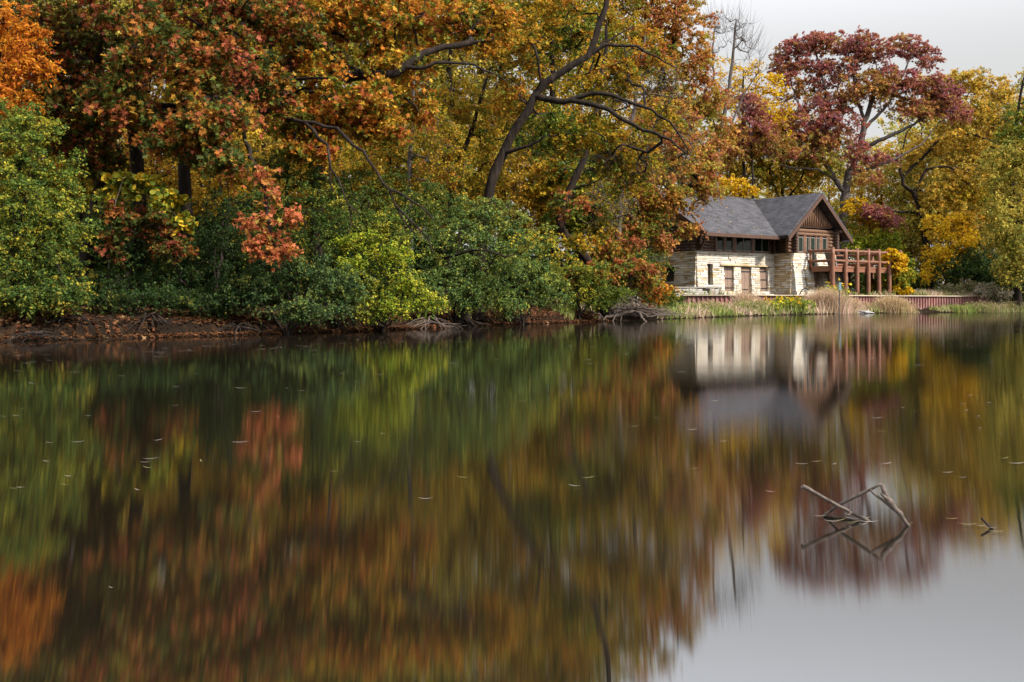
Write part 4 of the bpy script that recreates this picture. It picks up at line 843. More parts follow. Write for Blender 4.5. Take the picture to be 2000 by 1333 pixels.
tree('oak_tree', 'rusty orange oak hanging over the left end of the lodge roof', 'tree', [(1222, 590, 60), (1228, 500, 60), (1245, 390, 60), (1275, 280, 60), (1290, 170, 60), (1300, 60, 60)], .3,
     [(1260, 360, 57, 80, 50, 1.8, 54), (1335, 315, 58, 70, 50, 1.8, 54), (1375, 365, 57.6, 40, 24, 1, 22), (1310, 390, 57.4, 55, 24, 1.1, 22), (1330, 380, 57, 70, 40, 1, 12, 'bare'), (1290, 440, 57, 50, 40, 1, 10, 'bare'), (1300, 250, 59, 80, 60, 2, 56), (1250, 430, 56.6, 50, 26, 1, 26, 'mixoak'), (1300, 470, 56.4, 28, 14, .7, 8), (1345, 440, 57.6, 25, 10, .5, 8), (1380, 300, 59, 35, 30, 1, 16)],
     'rust', ('lobed', 0.164), 78, .8, twig_r=.011, limbs=[(.09, [(1268, 330, 60), (1310, 320, 59), (1350, 335, 58), (1385, 370, 57.6)])])
tree('oak_tree', 'tall russet oak whose top meets the sky left of the bare tree', 'tree', [(1205, 585, 76), (1215, 470, 76), (1240, 350, 76), (1275, 220, 76), (1312, 90, 76), (1325, -30, 76)], .42,
     [(1310, 30, 76, 75, 60, 2.6, 60), (1345, 115, 76, 55, 55, 2.2, 50), (1260, 90, 76, 60, 70, 2.4, 40), (1375, 190, 76, 45, 45, 1.8, 32), (1240, -30, 76, 90, 60, 3, 60), (1300, 200, 76, 70, 60, 2.4, 44), (1405, 250, 76, 30, 40, 1.4, 16)], 'rust', ('lobed', 0.213), 87, 1.0)
# straight slim trunks in the wood
tree('maple_tree', 'slim straight grey trunk with gold leaves standing alone in the wood', 'tree', [(800, 605, 43), (802, 470, 43), (800, 330, 43), (806, 220, 43), (808, 130, 43), (812, 20, 43)], .14,
     [(830, 250, 43, 60, 60, 1.2, 30), (800, 60, 43, 80, 60, 1.5, 40), (860, 330, 42.6, 60, 50, 1, 30)], 'goldgreen', ('oval', 0.115), 84, .7, bark='greybark')
tree('maple_tree', 'forked maple with twin slanting stems and yellow green leaves right of the slim trunk', 'tree', [(872, 600, 47), (878, 480, 47), (884, 360, 47), (900, 310, 47), (922, 255, 47), (935, 200, 47), (960, 130, 47)], .2,
     [(900, 210, 47, 70, 50, 1.4, 46), (870, 290, 46.6, 50, 40, 1, 30), (960, 280, 47, 60, 50, 1.3, 36), (930, 340, 46.4, 50, 40, 1, 30)], 'goldgreen', ('oval', 0.115), 87, .7, limbs=[(.11, [(884, 370, 47), (872, 320, 47), (874, 280, 47), (885, 230, 47), (888, 160, 47)])])

# ------------------------------------------------------------------ THE WOOD BEHIND, left half
# rows of trees further back are copies of four models
u1 = tree('understory_tree', 'yellow leaved tree deep in the wood behind the front trunks', 'tree', [(300, 600, 44), (302, 480, 44), (298, 360, 44), (300, 280, 44)], .12,
     [(300, 320, 44, 90, 60, 1.5, 60), (270, 400, 44, 80, 50, 1.3, 46), (350, 400, 44, 70, 60, 1.3, 46)], 'gold', ('oval', 0.123), 81, .7, group='small yellow trees inside the wood')
u2 = tree('understory_tree', 'yellow leaved tree deep in the wood behind the front trunks', 'tree', [(760, 600, 48), (758, 480, 48), (766, 360, 48), (760, 280, 48)], .12,
     [(760, 310, 48, 90, 55, 1.6, 60), (800, 390, 48, 90, 55, 1.5, 56), (720, 380, 48, 70, 55, 1.4, 44)], 'goldgreen', ('oval', 0.131), 81, .7, group='small yellow trees inside the wood')
def place(src, px, Y, s=1.0, rz=0.0, label=None):
    c = copy_tree(src); x, y = pl(px, Y); c.location = (x, y, gz(x, y) - .1); c.rotation_euler = (0, 0, rz); c.scale = (s, s, s * rng.uniform(.92, 1.08))
    if label: c['label'] = label
    return c
for px, Y, s in ((160, 42, .95), (430, 46, 1.1), (560, 50, 1.2), (900, 52, 1.1), (1010, 56, 1.15), (660, 54, 1.25), (20, 40, 1.0), (1110, 60, 1.2), (-110, 40, 1.1)):
    place(u1 if rng.random() < .45 else u2, px, Y, s, rng.uniform(0, 6.28))
b1 = tree('forest_tree', 'tall olive gold tree filling the back of the wood', 'tree', [(520, 595, 56), (522, 420, 56), (516, 250, 56), (520, 80, 56), (522, -60, 56)], .28,
     [(520, 60, 56, 150, 120, 4, 90), (500, 240, 56, 140, 90, 3.6, 80), (560, 380, 56, 110, 60, 3, 46), (520, -80, 56, 130, 90, 3.5, 80)], 'goldgreen', ('oval', 0.180), 76, 1.0, group='tall trees at the back of the wood')
b2 = tree('forest_tree', 'tall olive gold tree filling the back of the wood', 'tree', [(150, 595, 52), (146, 420, 52), (152, 250, 52), (150, 60, 52), (150, -60, 52)], .26,
     [(150, 60, 52, 140, 120, 3.6, 80), (160, 250, 52, 140, 90, 3.4, 76), (130, 380, 52, 100, 60, 2.6, 44), (150, -90, 52, 120, 80, 3, 70)], 'oliveg', ('oval', 0.172), 76, 1.0, group='tall trees at the back of the wood')
for px, Y, s in ((-120, 48, 1.0), (20, 60, 1.15), (290, 58, 1.1), (390, 64, 1.2), (660, 58, 1.1), (760, 66, 1.25), (880, 60, 1.1), (980, 68, 1.25), (1080, 64, 1.15), (1170, 72, 1.2), (1240, 84, 1.2), (600, 74, 1.4), (250, 74, 1.4), (860, 80, 1.45), (1060, 84, 1.4), (-60, 66, 1.4), (100, 78, 1.6), (330, 80, 1.6), (470, 70, 1.5), (540, 84, 1.7), (700, 78, 1.6), (800, 90, 1.7), (940, 76, 1.5), (1130, 92, 1.6), (180, 64, 1.3), (740, 62, 1.35), (430, 90, 1.8)):
    place(b1 if rng.random() < .5 else b2, px, Y, s, rng.uniform(0, 6.28))

# ------------------------------------------------------------------ BEHIND THE LODGE AND RIGHT SIDE
tree('bare_tree', 'leafless tree with upswept pale branches against the sky', 'tree', [(1392, 580, 97), (1396, 420, 97), (1402, 290, 97), (1420, 190, 97), (1432, 110, 97), (1438, 40, 97)], .34,
     [(1402, 60, 97, 24, 44, 2, 24), (1445, 80, 97, 30, 50, 2.2, 30), (1468, 120, 97, 20, 40, 1.5, 18), (1395, 130, 97, 30, 50, 2, 12), (1440, 190, 97, 40, 40, 2, 22)], 'yellow', ('oval', .2), 0, 1.5, twig_r=.015, bark='greybark', rtip=.020, T=5, flat=1.6, droop=-.7,
     limbs=[(.16, [(1402, 290, 97), (1430, 240, 97), (1450, 190, 97), (1476, 150, 97)]), (.14, [(1410, 240, 97), (1395, 170, 97), (1392, 100, 97), (1398, 30, 97)])])
tree('maple_tree', 'pale yellow tree thinly leaved behind the bare branches', 'tree', [(1455, 580, 106), (1455, 400, 106), (1450, 250, 106), (1452, 140, 106)], .28,
     [(1440, 160, 106, 50, 50, 2.6, 42), (1480, 230, 106, 60, 60, 3, 54), (1420, 240, 106, 50, 60, 2.6, 42), (1500, 170, 106, 30, 40, 1.6, 22), (1520, 230, 106, 40, 50, 2, 29)], 'yellow', ('oval', .26), 44, 1.1)
tree('maple_tree', 'golden bush tree peeping over the lodge ridge', 'tree', [(1430, 580, 101), (1432, 450, 101), (1430, 380, 101)], .12, [(1420, 362, 100, 36, 12, 1.5, 35), (1450, 372, 100, 24, 8, 1.2, 19)], 'yellow', ('oval', .26), 54, .8)
tree('maple_tree', 'green gold tree directly behind the lodge roof', 'tree', [(1530, 580, 110), (1532, 430, 110), (1525, 340, 110), (1535, 250, 110)], .26,
     [(1500, 320, 109, 80, 50, 3, 90), (1570, 330, 109, 60, 50, 3, 70), (1440, 310, 109, 60, 55, 2.6, 64), (1620, 300, 110, 50, 50, 2.6, 42, 'oliveg'), (1530, 250, 110, 80, 50, 3, 54, 'oliveg')], 'goldgreen', ('oval', .26), 54, 1.0,
     limbs=[(.13, [(1528, 400, 110), (1560, 360, 110), (1580, 310, 110)]), (.12, [(1528, 400, 110), (1505, 350, 110), (1500, 290, 110)])])
tree('maple_tree', 'small crimson tree between the bare tree and the great red oak', 'tree', [(1475, 580, 103), (1472, 420, 103), (1468, 300, 103), (1462, 220, 103)], .2,
     [(1462, 205, 103, 24, 28, 1.3, 29), (1480, 250, 103, 45, 30, 1.8, 45), (1440, 290, 103, 40, 40, 1.8, 35, 'crimsonbrown'), (1520, 280, 103, 40, 30, 1.8, 29, 'crimsonbrown')], 'crimson', ('lobed', .24), 60, .9)
tree('red_oak', 'great crimson oak rising above the lodge with a grey trunk beside the gable', 'tree', [(1640, 590, 108), (1642, 480, 108), (1648, 400, 108), (1656, 345, 108), (1676, 300, 108), (1690, 240, 108), (1705, 190, 108), (1712, 140, 108)], .62,
     [(1590, 85, 108, 55, 22, 2.4, 64), (1660, 85, 108, 50, 24, 2.4, 58), (1700, 105, 107.4, 40, 26, 2, 42), (1770, 90, 108, 40, 24, 2, 35), (1805, 115, 108, 28, 26, 1.6, 26), (1535, 105, 108, 30, 24, 1.6, 29), (1530, 140, 108, 24, 30, 1.4, 22), (1580, 130, 107.6, 50, 26, 2, 38), (1640, 140, 107.4, 40, 30, 2, 32), (1560, 180, 108.6, 45, 30, 2, 26, 'crimsonbrown'), (1660, 190, 108.4, 50, 30, 2, 30), (1610, 160, 108.6, 40, 24, 2, 18), (1740, 190, 108.4, 40, 26, 2, 22, 'crimsonbrown'), (1800, 200, 108, 50, 30, 2, 26, 'crimsonbrown'),
      (1620, 205, 107, 50, 26, 2, 42), (1690, 170, 106.6, 60, 36, 2.2, 61, 'crimsonbrown'), (1740, 150, 107, 50, 36, 2, 42), (1810, 165, 107, 50, 24, 2, 42), (1840, 205, 107, 38, 22, 1.8, 32), (1780, 215, 106.6, 50, 24, 2, 38, 'crimsonbrown'), (1560, 235, 107, 60, 30, 2.2, 58), (1510, 240, 107.4, 36, 26, 1.6, 29), (1640, 245, 106.4, 50, 30, 2, 48), (1590, 280, 106.6, 60, 26, 2, 42, 'crimsonbrown'),
      (1672, 300, 106, 22, 40, 1.2, 18), (1715, 305, 107, 40, 20, 1.6, 18), (1690, 345, 105.8, 36, 14, 1.2, 14, 'crimsonbrown'), (1480, 265, 107, 50, 26, 2, 36), (1545, 290, 107, 40, 20, 1.8, 20, 'crimsonbrown'), (1850, 180, 107, 26, 14, 1.4, 16), (1870, 225, 107, 22, 12, 1.2, 10), (1712, 408, 104, 30, 18, 1, 26), (1740, 430, 104, 26, 12, 0.9, 16)],
     'crimson', ('lobed', .25), 62, .92,
     limbs=[(.24, [(1650, 380, 108), (1612, 320, 107.4), (1600, 285, 107), (1570, 240, 107), (1556, 195, 107.4), (1542, 150, 108)]), (.26, [(1676, 300, 108), (1710, 278, 107), (1742, 264, 106.6), (1782, 245, 106.4), (1820, 220, 106.6), (1850, 195, 107)]), (.2, [(1660, 340, 108), (1700, 330, 107), (1752, 310, 106.6), (1800, 282, 106.4), (1835, 240, 106.6)]),
            (.2, [(1690, 240, 108), (1672, 190, 107.6), (1665, 140, 107.6), (1655, 95, 108)]), (.2, [(1690, 250, 108), (1730, 210, 107.4), (1762, 150, 107.6), (1785, 100, 108)]), (.17, [(1600, 290, 107), (1622, 235, 107), (1610, 170, 107.4), (1595, 110, 108)]), (.15, [(1640, 355, 107.6), (1595, 330, 107), (1540, 328, 106.6), (1500, 310, 106.6), (1470, 270, 107)])], bark='greybark')
tree('oak_tree', 'broad olive gold oak with black contorted limbs at right', 'tree', [(1818, 590, 114), (1818, 540, 114), (1810, 480, 114), (1798, 440, 114), (1794, 400, 114), (1784, 378, 114), (1764, 360, 114), (1758, 325, 114)], .52,
     [(1830, 165, 117, 55, 26, 3, 54), (1890, 160, 117, 40, 22, 2.6, 35), (1945, 175, 117, 50, 26, 3, 48), (1880, 215, 116, 80, 40, 4, 102), (1960, 235, 116, 60, 50, 3.6, 80), (1850, 275, 115, 70, 40, 3.4, 80), (1930, 300, 115, 70, 40, 3.4, 80), (1790, 300, 116, 60, 40, 3, 40), (1860, 350, 114, 70, 36, 3, 70), (1780, 370, 117, 50, 30, 2.4, 30, 'oliveg'), (1830, 400, 113.6, 60, 36, 2.6, 54), (1890, 390, 113, 50, 36, 2.4, 48, 'goldgreen'), (1770, 430, 114, 40, 30, 2, 29, 'oliveg'), (1840, 440, 113, 50, 30, 2.2, 42)],
     'olive', ('lobed', .27), 58, 1.05,
     limbs=[(.2, [(1796, 415, 114), (1750, 414, 113), (1720, 408, 112.6), (1700, 412, 112)]), (.2, [(1796, 412, 114), (1830, 415, 113.4), (1862, 425, 113)]), (.22, [(1784, 378, 114), (1810, 330, 113.6), (1850, 325, 113), (1880, 340, 112.6)]), (.2, [(1764, 345, 114), (1800, 310, 113.6), (1842, 265, 113.2), (1900, 262, 113), (1950, 280, 112.6)]), (.18, [(1758, 320, 114), (1770, 260, 114), (1810, 215, 114), (1850, 190, 114.6)])])
tree('maple_tree', 'glowing orange yellow small tree by the terrace beyond the deck', 'tree', [(1815, 578, 105), (1828, 500, 105), (1850, 440, 105)], .16, [(1830, 500, 104, 36, 28, 1.6, 48), (1875, 470, 104.6, 34, 26, 1.6, 45), (1850, 440, 105, 50, 26, 1.8, 45), (1890, 440, 105.6, 40, 40, 1.8, 42, 'gold'), (1815, 530, 103.6, 20, 18, 1, 19)], 'yellow', ('oval', .24), 52, .85)
tree('maple_tree', 'fresh yellow green tree right behind the log deck', 'tree', [(1700, 580, 106), (1702, 500, 106), (1698, 430, 106)], .16, [(1690, 430, 105.4, 36, 26, 1.7, 54), (1720, 470, 105, 36, 26, 1.7, 58, 'lime'), (1675, 470, 105, 28, 30, 1.4, 42, 'lime'), (1740, 500, 104.6, 26, 24, 1.3, 35, 'lime'), (1668, 405, 105.6, 24, 16, 1.2, 22, 'yellow')], 'goldgreen', ('oval', .23), 58, .85)
tree('willow_tree', 'pale olive tree with fine drooping foliage at the right edge', 'tree', [(1990, 600, 98), (1985, 480, 98), (1975, 360, 98), (1985, 240, 98), (2000, 150, 98)], .34,
     [(1965, 330, 97, 50, 60, 2.2, 102), (1960, 430, 96.4, 42, 60, 2, 96), (1985, 500, 96, 40, 50, 1.8, 70), (2030, 300, 97, 60, 90, 3, 96), (2040, 450, 96.6, 50, 90, 2.6, 80), (2000, 230, 97.6, 40, 40, 2, 42, 'greenyel'), (1975, 260, 97.6, 28, 30, 1.4, 26, 'greenyel'), (2090, 250, 98, 60, 100, 3, 64), (2030, 160, 98, 40, 40, 2, 32)], 'oliveg', ('oval', .21), 66, .95, droop=.6)
for lab, base, bl, pal in (
  ('dark green thicket below the olive oak at right', (1880, 104), [(1870, 530, 103, 50, 26, 1.6, 80), (1920, 525, 102.6, 45, 30, 1.6, 74), (1900, 500, 103.6, 50, 24, 1.6, 58)], 'dkgreen'),
  ('low green bush beside the gravel path', (1795, 108), [(1795, 548, 107, 36, 18, 1.2, 48), (1770, 530, 107.6, 26, 24, 1.2, 38)], 'green'),
  ('deep green bush in shade at the right margin', (1975, 101), [(1970, 560, 100.4, 40, 26, 1.4, 64), (2020, 550, 100, 40, 40, 1.6, 58)], 'dkgreen')):
    shrub(lab, base, bl, pal, ('oval', .2), 52, .8)
shrub('pale dried aster bush above the wall end at right', (1945, 97.4), [(1945, 572, 97.4, 26, 13, 0.8, 58), (1925, 562, 97.6, 20, 10, 0.6, 32)], 'pale', ('oval', .13), 70, .5, 'aster_bush', 'shrub')
shrub('low straw coloured seed head bush behind the wall cap', (1860, 100.6), [(1860, 566, 100.4, 30, 10, 0.7, 42), (1890, 558, 100.8, 24, 12, 0.7, 35)], 'palegreen', ('oval', .13), 60, .5, 'seedhead_bush', 'shrub')
shrub('yellow creeper heaped over the far end of the log deck', (1757, 96.6), [(1742, 498, 96.2, 18, 9, 0.5, 35), (1752, 515, 96.2, 18, 20, 0.6, 48), (1765, 540, 96.4, 18, 20, 0.6, 48, 'vine'), (1758, 565, 96.4, 24, 12, 0.6, 35), (1725, 555, 97.6, 30, 16, 0.8, 35, 'vine'), (1772, 520, 97.2, 14, 18, 0.6, 22, 'greenyel')], 'yellow', ('round', .22), 44, .5, 'creeper', 'vine')
w1 = tree('woodland_tree', 'distant olive tree far behind the lodge', 'tree', [(1560, 588, 135), (1560, 470, 135), (1562, 350, 135), (1560, 270, 135)], .3,
     [(1560, 300, 135, 90, 60, 5, 96), (1540, 400, 135, 90, 60, 5, 96), (1600, 460, 135, 80, 50, 5, 64)], 'oliveg', ('oval', .36), 44, 1.5, group='distant trees beyond the lodge')
w2 = tree('woodland_tree', 'distant golden tree far behind the lodge', 'tree', [(1900, 588, 128), (1900, 470, 128), (1902, 350, 128), (1900, 270, 128)], .3,
     [(1900, 300, 128, 90, 60, 5, 90), (1880, 400, 128, 90, 60, 5, 90), (1930, 470, 128, 80, 50, 5, 60), (1870, 530, 128, 80, 30, 4, 40)], 'gold', ('oval', .36), 44, 1.5, group='distant golden trees beyond the lodge')
for px, Y, s in ((1420, 128, .95), (1680, 140, .9), (1760, 132, .95), (1850, 140, 1.1), (1930, 130, 1.1), (2030, 128, 1.2), (2130, 125, 1.3), (1350, 118, 1.1), (1480, 150, 1.0), (1620, 155, 1.05), (1800, 165, 1.3), (1960, 160, 1.4), (2100, 155, 1.5), (1720, 124, .8), (1780, 122, .75), (1900, 120, .7), (1545, 126, .8), (1990, 116, .8)):
    place(w1 if rng.random() < .4 else w2, px, Y, s, rng.uniform(0, 6.28))
for x_, y_, s_ in ((66, 112, .9), (76, 108, .8), (88, 114, 1.0), (101, 112, .9), (116, 116, 1.1), (132, 114, 1.0)):
    c = place(w1 if rng.random() < .5 else w2, 1000 + FPX * x_ / y_, y_, s_, rng.uniform(0, 6.28))
# ------------------------------------------------------------------ undergrowth that closes the wood at eye level
g_ug = 'undergrowth shrubs inside the wood'
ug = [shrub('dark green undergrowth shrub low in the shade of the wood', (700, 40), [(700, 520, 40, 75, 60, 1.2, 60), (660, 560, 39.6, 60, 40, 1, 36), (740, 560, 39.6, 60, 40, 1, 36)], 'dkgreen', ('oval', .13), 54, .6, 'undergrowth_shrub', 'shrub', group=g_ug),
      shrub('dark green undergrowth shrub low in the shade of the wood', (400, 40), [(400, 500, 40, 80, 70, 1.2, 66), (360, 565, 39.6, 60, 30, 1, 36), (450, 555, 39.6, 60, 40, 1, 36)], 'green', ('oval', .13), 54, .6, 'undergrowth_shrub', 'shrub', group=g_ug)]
for Yb, step_, jit in ((35.5, 95, 2), (43, 80, 3), (54, 66, 4), (66, 60, 5)):
    for px in range(-140, 1240, step_):
        p_ = px + rng.uniform(-25, 25); Y = Yb + rng.uniform(-jit, jit) + max(0, p_ - 400) / 1000 * 16
        x, y = pl(p_, Y)
        dd_, sg_, _ = seg_dist(np.array([[x, y]]), SHORE)
        if dd_[0] * sg_[0] < 2.5: continue
        place(ug[int(rng.random() < .45)], p_, Y, rng.uniform(.8, 1.25) * (1 + (Yb - 35) / 70), rng.uniform(0, 6.28))
for px, Y in ((1390, 112), (1450, 118), (1520, 116), (1590, 120), (1650, 118), (1710, 116), (1760, 118), (1830, 122), (1900, 118), (1960, 112), (2030, 108), (2100, 112), (1300, 96), (1250, 80)):
    c = place(ug[1], px, Y, 1.7, rng.uniform(0, 6.28), 'green bush at the foot of the trees beyond the lodge'); c['group'] = 'bushes beyond the lodge'

# ------------------------------------------------------------------ grass, litter, flowers
def blades(P, h, wd, cols, lean=.35):
    n = len(P); a = rng.uniform(0, 6.283, n); d = np.stack([np.cos(a), np.sin(a), 0 * a], 1); s = np.stack([-np.sin(a), np.cos(a), 0 * a], 1)
    b = rng.uniform(0, 6.283, n); s = np.stack([np.cos(b), np.sin(b), 0 * b], 1)
    hh = (h * rng.uniform(.55, 1.2, n))[:, None]; l = lean * rng.uniform(.2, 1.4, n)[:, None]
    up = np.array([0, 0, 1.])
    m_ = P + up * hh * .55 + d * hh * l * .35; t_ = P + up * hh * (1 - .25 * l) + d * hh * l
    V = np.stack([P - s * wd / 2, P + s * wd / 2, m_ + s * wd * .4, m_ - s * wd * .4, t_], 1).reshape(-1, 3)
    i = np.arange(n)[:, None] * 5
    return V, [i + np.array([[0, 1, 2, 3]]), i + np.array([[3, 2, 4]])], np.vstack([cols, cols])
PAL['tan'] = [(.5, (.62, .46, .28)), (.3, (.50, .35, .21)), (.2, (.38, .34, .13))]
PAL['tanpink'] = [(.5, (.66, .49, .36)), (.3, (.56, .40, .28)), (.2, (.42, .31, .18))]
PAL['freshgrass'] = [(.5, (.17, .25, .05)), (.3, (.28, .30, .07)), (.2, (.42, .36, .16))]
PAL['mixgrass'] = [(.35, (.18, .24, .06)), (.4, (.42, .33, .18)), (.25, (.28, .27, .09))]
def shore_points(px0, px1, y0, y1, n, seed=0):
    """points on the meadow between two photo columns and distances d from the water"""
    g = np.random.default_rng(seed + 100); a = []
    A = SH[(SH[:, 1] > 5)]; colpx = 1000 + FPX * A[:, 0] / A[:, 1]; idx = np.where((colpx > px0) & (colpx < px1))[0]
    j = idx[g.integers(0, len(idx), n)]; d = g.uniform(y0, y1, n)
    D = np.array([-.35, .94]); T_ = g.uniform(-.3, .3, (n, 2))
    P = A[j] + D * d[:, None] + T_; return np.column_stack([P, ground_z(P)])
P = np.vstack([shore_points(1290, 1600, .3, 5, 5200, 1), shore_points(1290, 1560, 5, 15, 3000, 2), shore_points(1600, 1790, .3, 3.2, 2600, 3), shore_points(1840, 2050, .4, 6, 5200, 4), shore_points(1100, 1300, 2, 6, 500, 6)])
keepn = np.sin(P[:, 0] * .9 + P[:, 1] * .35) + np.sin(P[:, 1] * .7 + 1) + rng.normal(0, .6, len(P))
cl = (keepn > .2).astype(int); cols = np.where(cl[:, None] == 1, pick_cols(PAL['tanpink'], len(P)), pick_cols(PAL['freshgrass'], len(P)))
V, F, c = blades(P, .50 * np.clip(1 + .5 * np.sin(P[:, 0] * 2.1) * np.sin(P[:, 1] * 1.1 + P[:, 0]) + rng.normal(0, .25, len(P)), .35, 2.2), .05, cols, .7)
tag(link('shore_grass', np_mesh('shore_grass', V, F, False, c), M['grass']), 'mixed green and straw grass along the meadow shore below the lodge', 'grass', kind='stuff')
def clump(px, Y, wpx, h, n, pal, label, dep=1.2, name='grass_clump', lean=.6, wd=.04, seeds=True):
    x, y = pl(px, Y); r = wpx / FPX * Y
    q = rng.normal(0, .45, (n, 2)); P = np.column_stack([x + q[:, 0] * r, y + q[:, 1] * dep]); z = ground_z(P) - .03
    zo = gz(x, y); P = np.column_stack([P - (x, y), z - zo])
    hh = h * np.clip(1 - .45 * (np.abs(q[:, 0]) ** 2), .3, 1)
    V, F, c = blades(P, hh, wd, pick_cols(PAL[pal], n), lean)
    o = link(name, np_mesh(name, V, F, False, c), M['grass']); o.location = (x, y, zo); tag(o, label, 'grass clump'); 
    if seeds:
        tips = V.reshape(-1, 5, 3)[:, 4]; k = rng.random(n) < .4; tips = tips[k] + rng.normal(0, .05, (k.sum(), 3))
        V2, F2 = leaf_verts(tips, .14, 'lance', .2, .2); link('seed_heads', np_mesh('seed_heads', V2, F2, False, pick_cols(PAL['tan'], len(tips))), M['grass'], o)['kind'] = 'stuff'
    return o
clump(1616, 84.4, 46, 1.95, 3600, 'tanpink', 'tall straw coloured grass clump around the foot of the sign post', 1.2)
clump(1662, 86.0, 26, 1.2, 1500, 'tanpink', 'shorter buff grass tuft just right of the sign post', .8)
clump(1745, 90.0, 42, 1.5, 2800, 'tan', 'rounded dry grass clump before the wall under the yellow creeper', .9)
clump(1470, 76, 46, 1.0, 1500, 'mixgrass', 'loose straw and green grass below the middle door of the lodge', 2)
clump(1455, 82, 22, 1.7, 700, 'tanpink', 'thin tall pale seed grass standing before the wall under the doors', .8)
clump(1690, 90.3, 30, .7, 900, 'tan', 'low dry grass fringe at the wall foot between the two big clumps', .6)
clump(1925, 97, 50, .9, 2400, 'mixgrass', 'thick green grass hummock at the right end of the wall', 2)
clump(1870, 94.6, 30, .7, 1300, 'freshgrass', 'green grass tongue running to the water beside the bare wall stretch', 1.2, seeds=False)
clump(1980, 98.5, 40, .9, 1500, 'mixgrass', 'tawny green grass at the far right margin of the shore', 2)
clump(1320, 66, 40, .8, 1500, 'freshgrass', 'fresh green weeds at the left end of the sheet wall', 2.5, seeds=False)
clump(1390, 72, 40, .8, 1500, 'mixgrass', 'green and tan weeds below the low terrace wall', 2)
clump(1100, 49.6, 22, .55, 700, 'freshgrass', 'small grass tuft on the leafy slope left of the fallen branch', .8, seeds=False)
def flower_plant(px, Y, wpx, h, n, label, pal='freshgrass'):
    x, y = pl(px, Y); r = wpx / FPX * Y; zo = gz(x, y); root = empty('flowering_plant', (x, y, zo), 0, label, 'plant')
    q = rng.normal(0, .5, (n, 2)); P = np.column_stack([q[:, 0] * r, q[:, 1] * 1.0, np.zeros(n)])
    V, F, c = blades(P, h, .05, pick_cols(PAL['lime'] if pal == 'lime' else PAL['freshgrass'], n), .4); link('stems', np_mesh('stems', V, F, False, c), M['grass'], root)
    T_ = V.reshape(-1, 5, 3)[:, 4]; L = np.repeat(T_ * [1, 1, .75], 7, 0) + rng.normal(0, .14, (n * 7, 3)); L[:, 2] = np.abs(L[:, 2])
    V2, F2 = leaf_verts(L, .19, 'oval', .7); link('leaves', np_mesh('leaves', V2, F2, False, pick_cols(PAL['greenyel'], len(L)) * 1.25), M['leaf'], root)
    k = rng.random(n) < .2; L = np.repeat(T_[k], 4, 0) + rng.normal(0, .09, (k.sum() * 4, 3))
    V3, F3 = leaf_verts(L, .16, 'round', .7); link('flowers', np_mesh('flowers', V3, F3, False, pick_cols(PAL['yellow'], len(L))), M['leaf'], root)
flower_plant(1540, 79.5, 34, 1.05, 300, 'yellow flowering green plants at the water edge below the wing corner')
flower_plant(1628, 88, 12, 2.3, 90, 'tall lime green weed with yellow tops beside the first deck post', 'lime')
flower_plant(1505, 77, 20, .7, 130, 'low green herb with few yellow flowers left of the larger flowering plants')
# fallen leaves on the wooded bank
PAL['litter'] = [(.45, (.11, .045, .02)), (.28, (.17, .075, .03)), (.22, (.06, .03, .018)), (.05, (.36, .22, .10))]
Q = []
for a_, b_, n, d0, d1 in ((-200, 1180, 9000, .02, .60), (-200, 1180, 20000, .7, 3), (-200, 1180, 7000, 2, 7), (-200, 1200, 5000, 6, 22), (900, 1200, 7000, .1, 5)):
    p_ = shore_points(a_, b_, 0, 1, n, int(d1 * 10)); 
    A = SH[(SH[:, 1] > 5)]; colpx = 1000 + FPX * A[:, 0] / A[:, 1]; idx = np.where((colpx > a_) & (colpx < b_))[0]; nn_ = NS[SH[:, 1] > 5]
    j = idx[rng.integers(0, len(idx), n)]; d = rng.uniform(d0, d1, n); p2 = A[j] + nn_[j] * d[:, None] + rng.uniform(-.25, .25, (n, 2)) * (d1 > 1)
    Q.append(np.column_stack([p2, np.maximum(ground_z(p2), 0) + .02 + rng.random(n) * .02]))
Q = np.vstack(Q); V, F = leaf_verts(Q, .12, 'lobed', 1.6, 0)
tag(link('leaf_litter', np_mesh('leaf_litter', V, F, False, pick_cols(PAL['litter'], len(Q))), M['litter']), 'brown and rust fallen leaves covering the wooded bank', 'fallen leaves', kind='stuff')

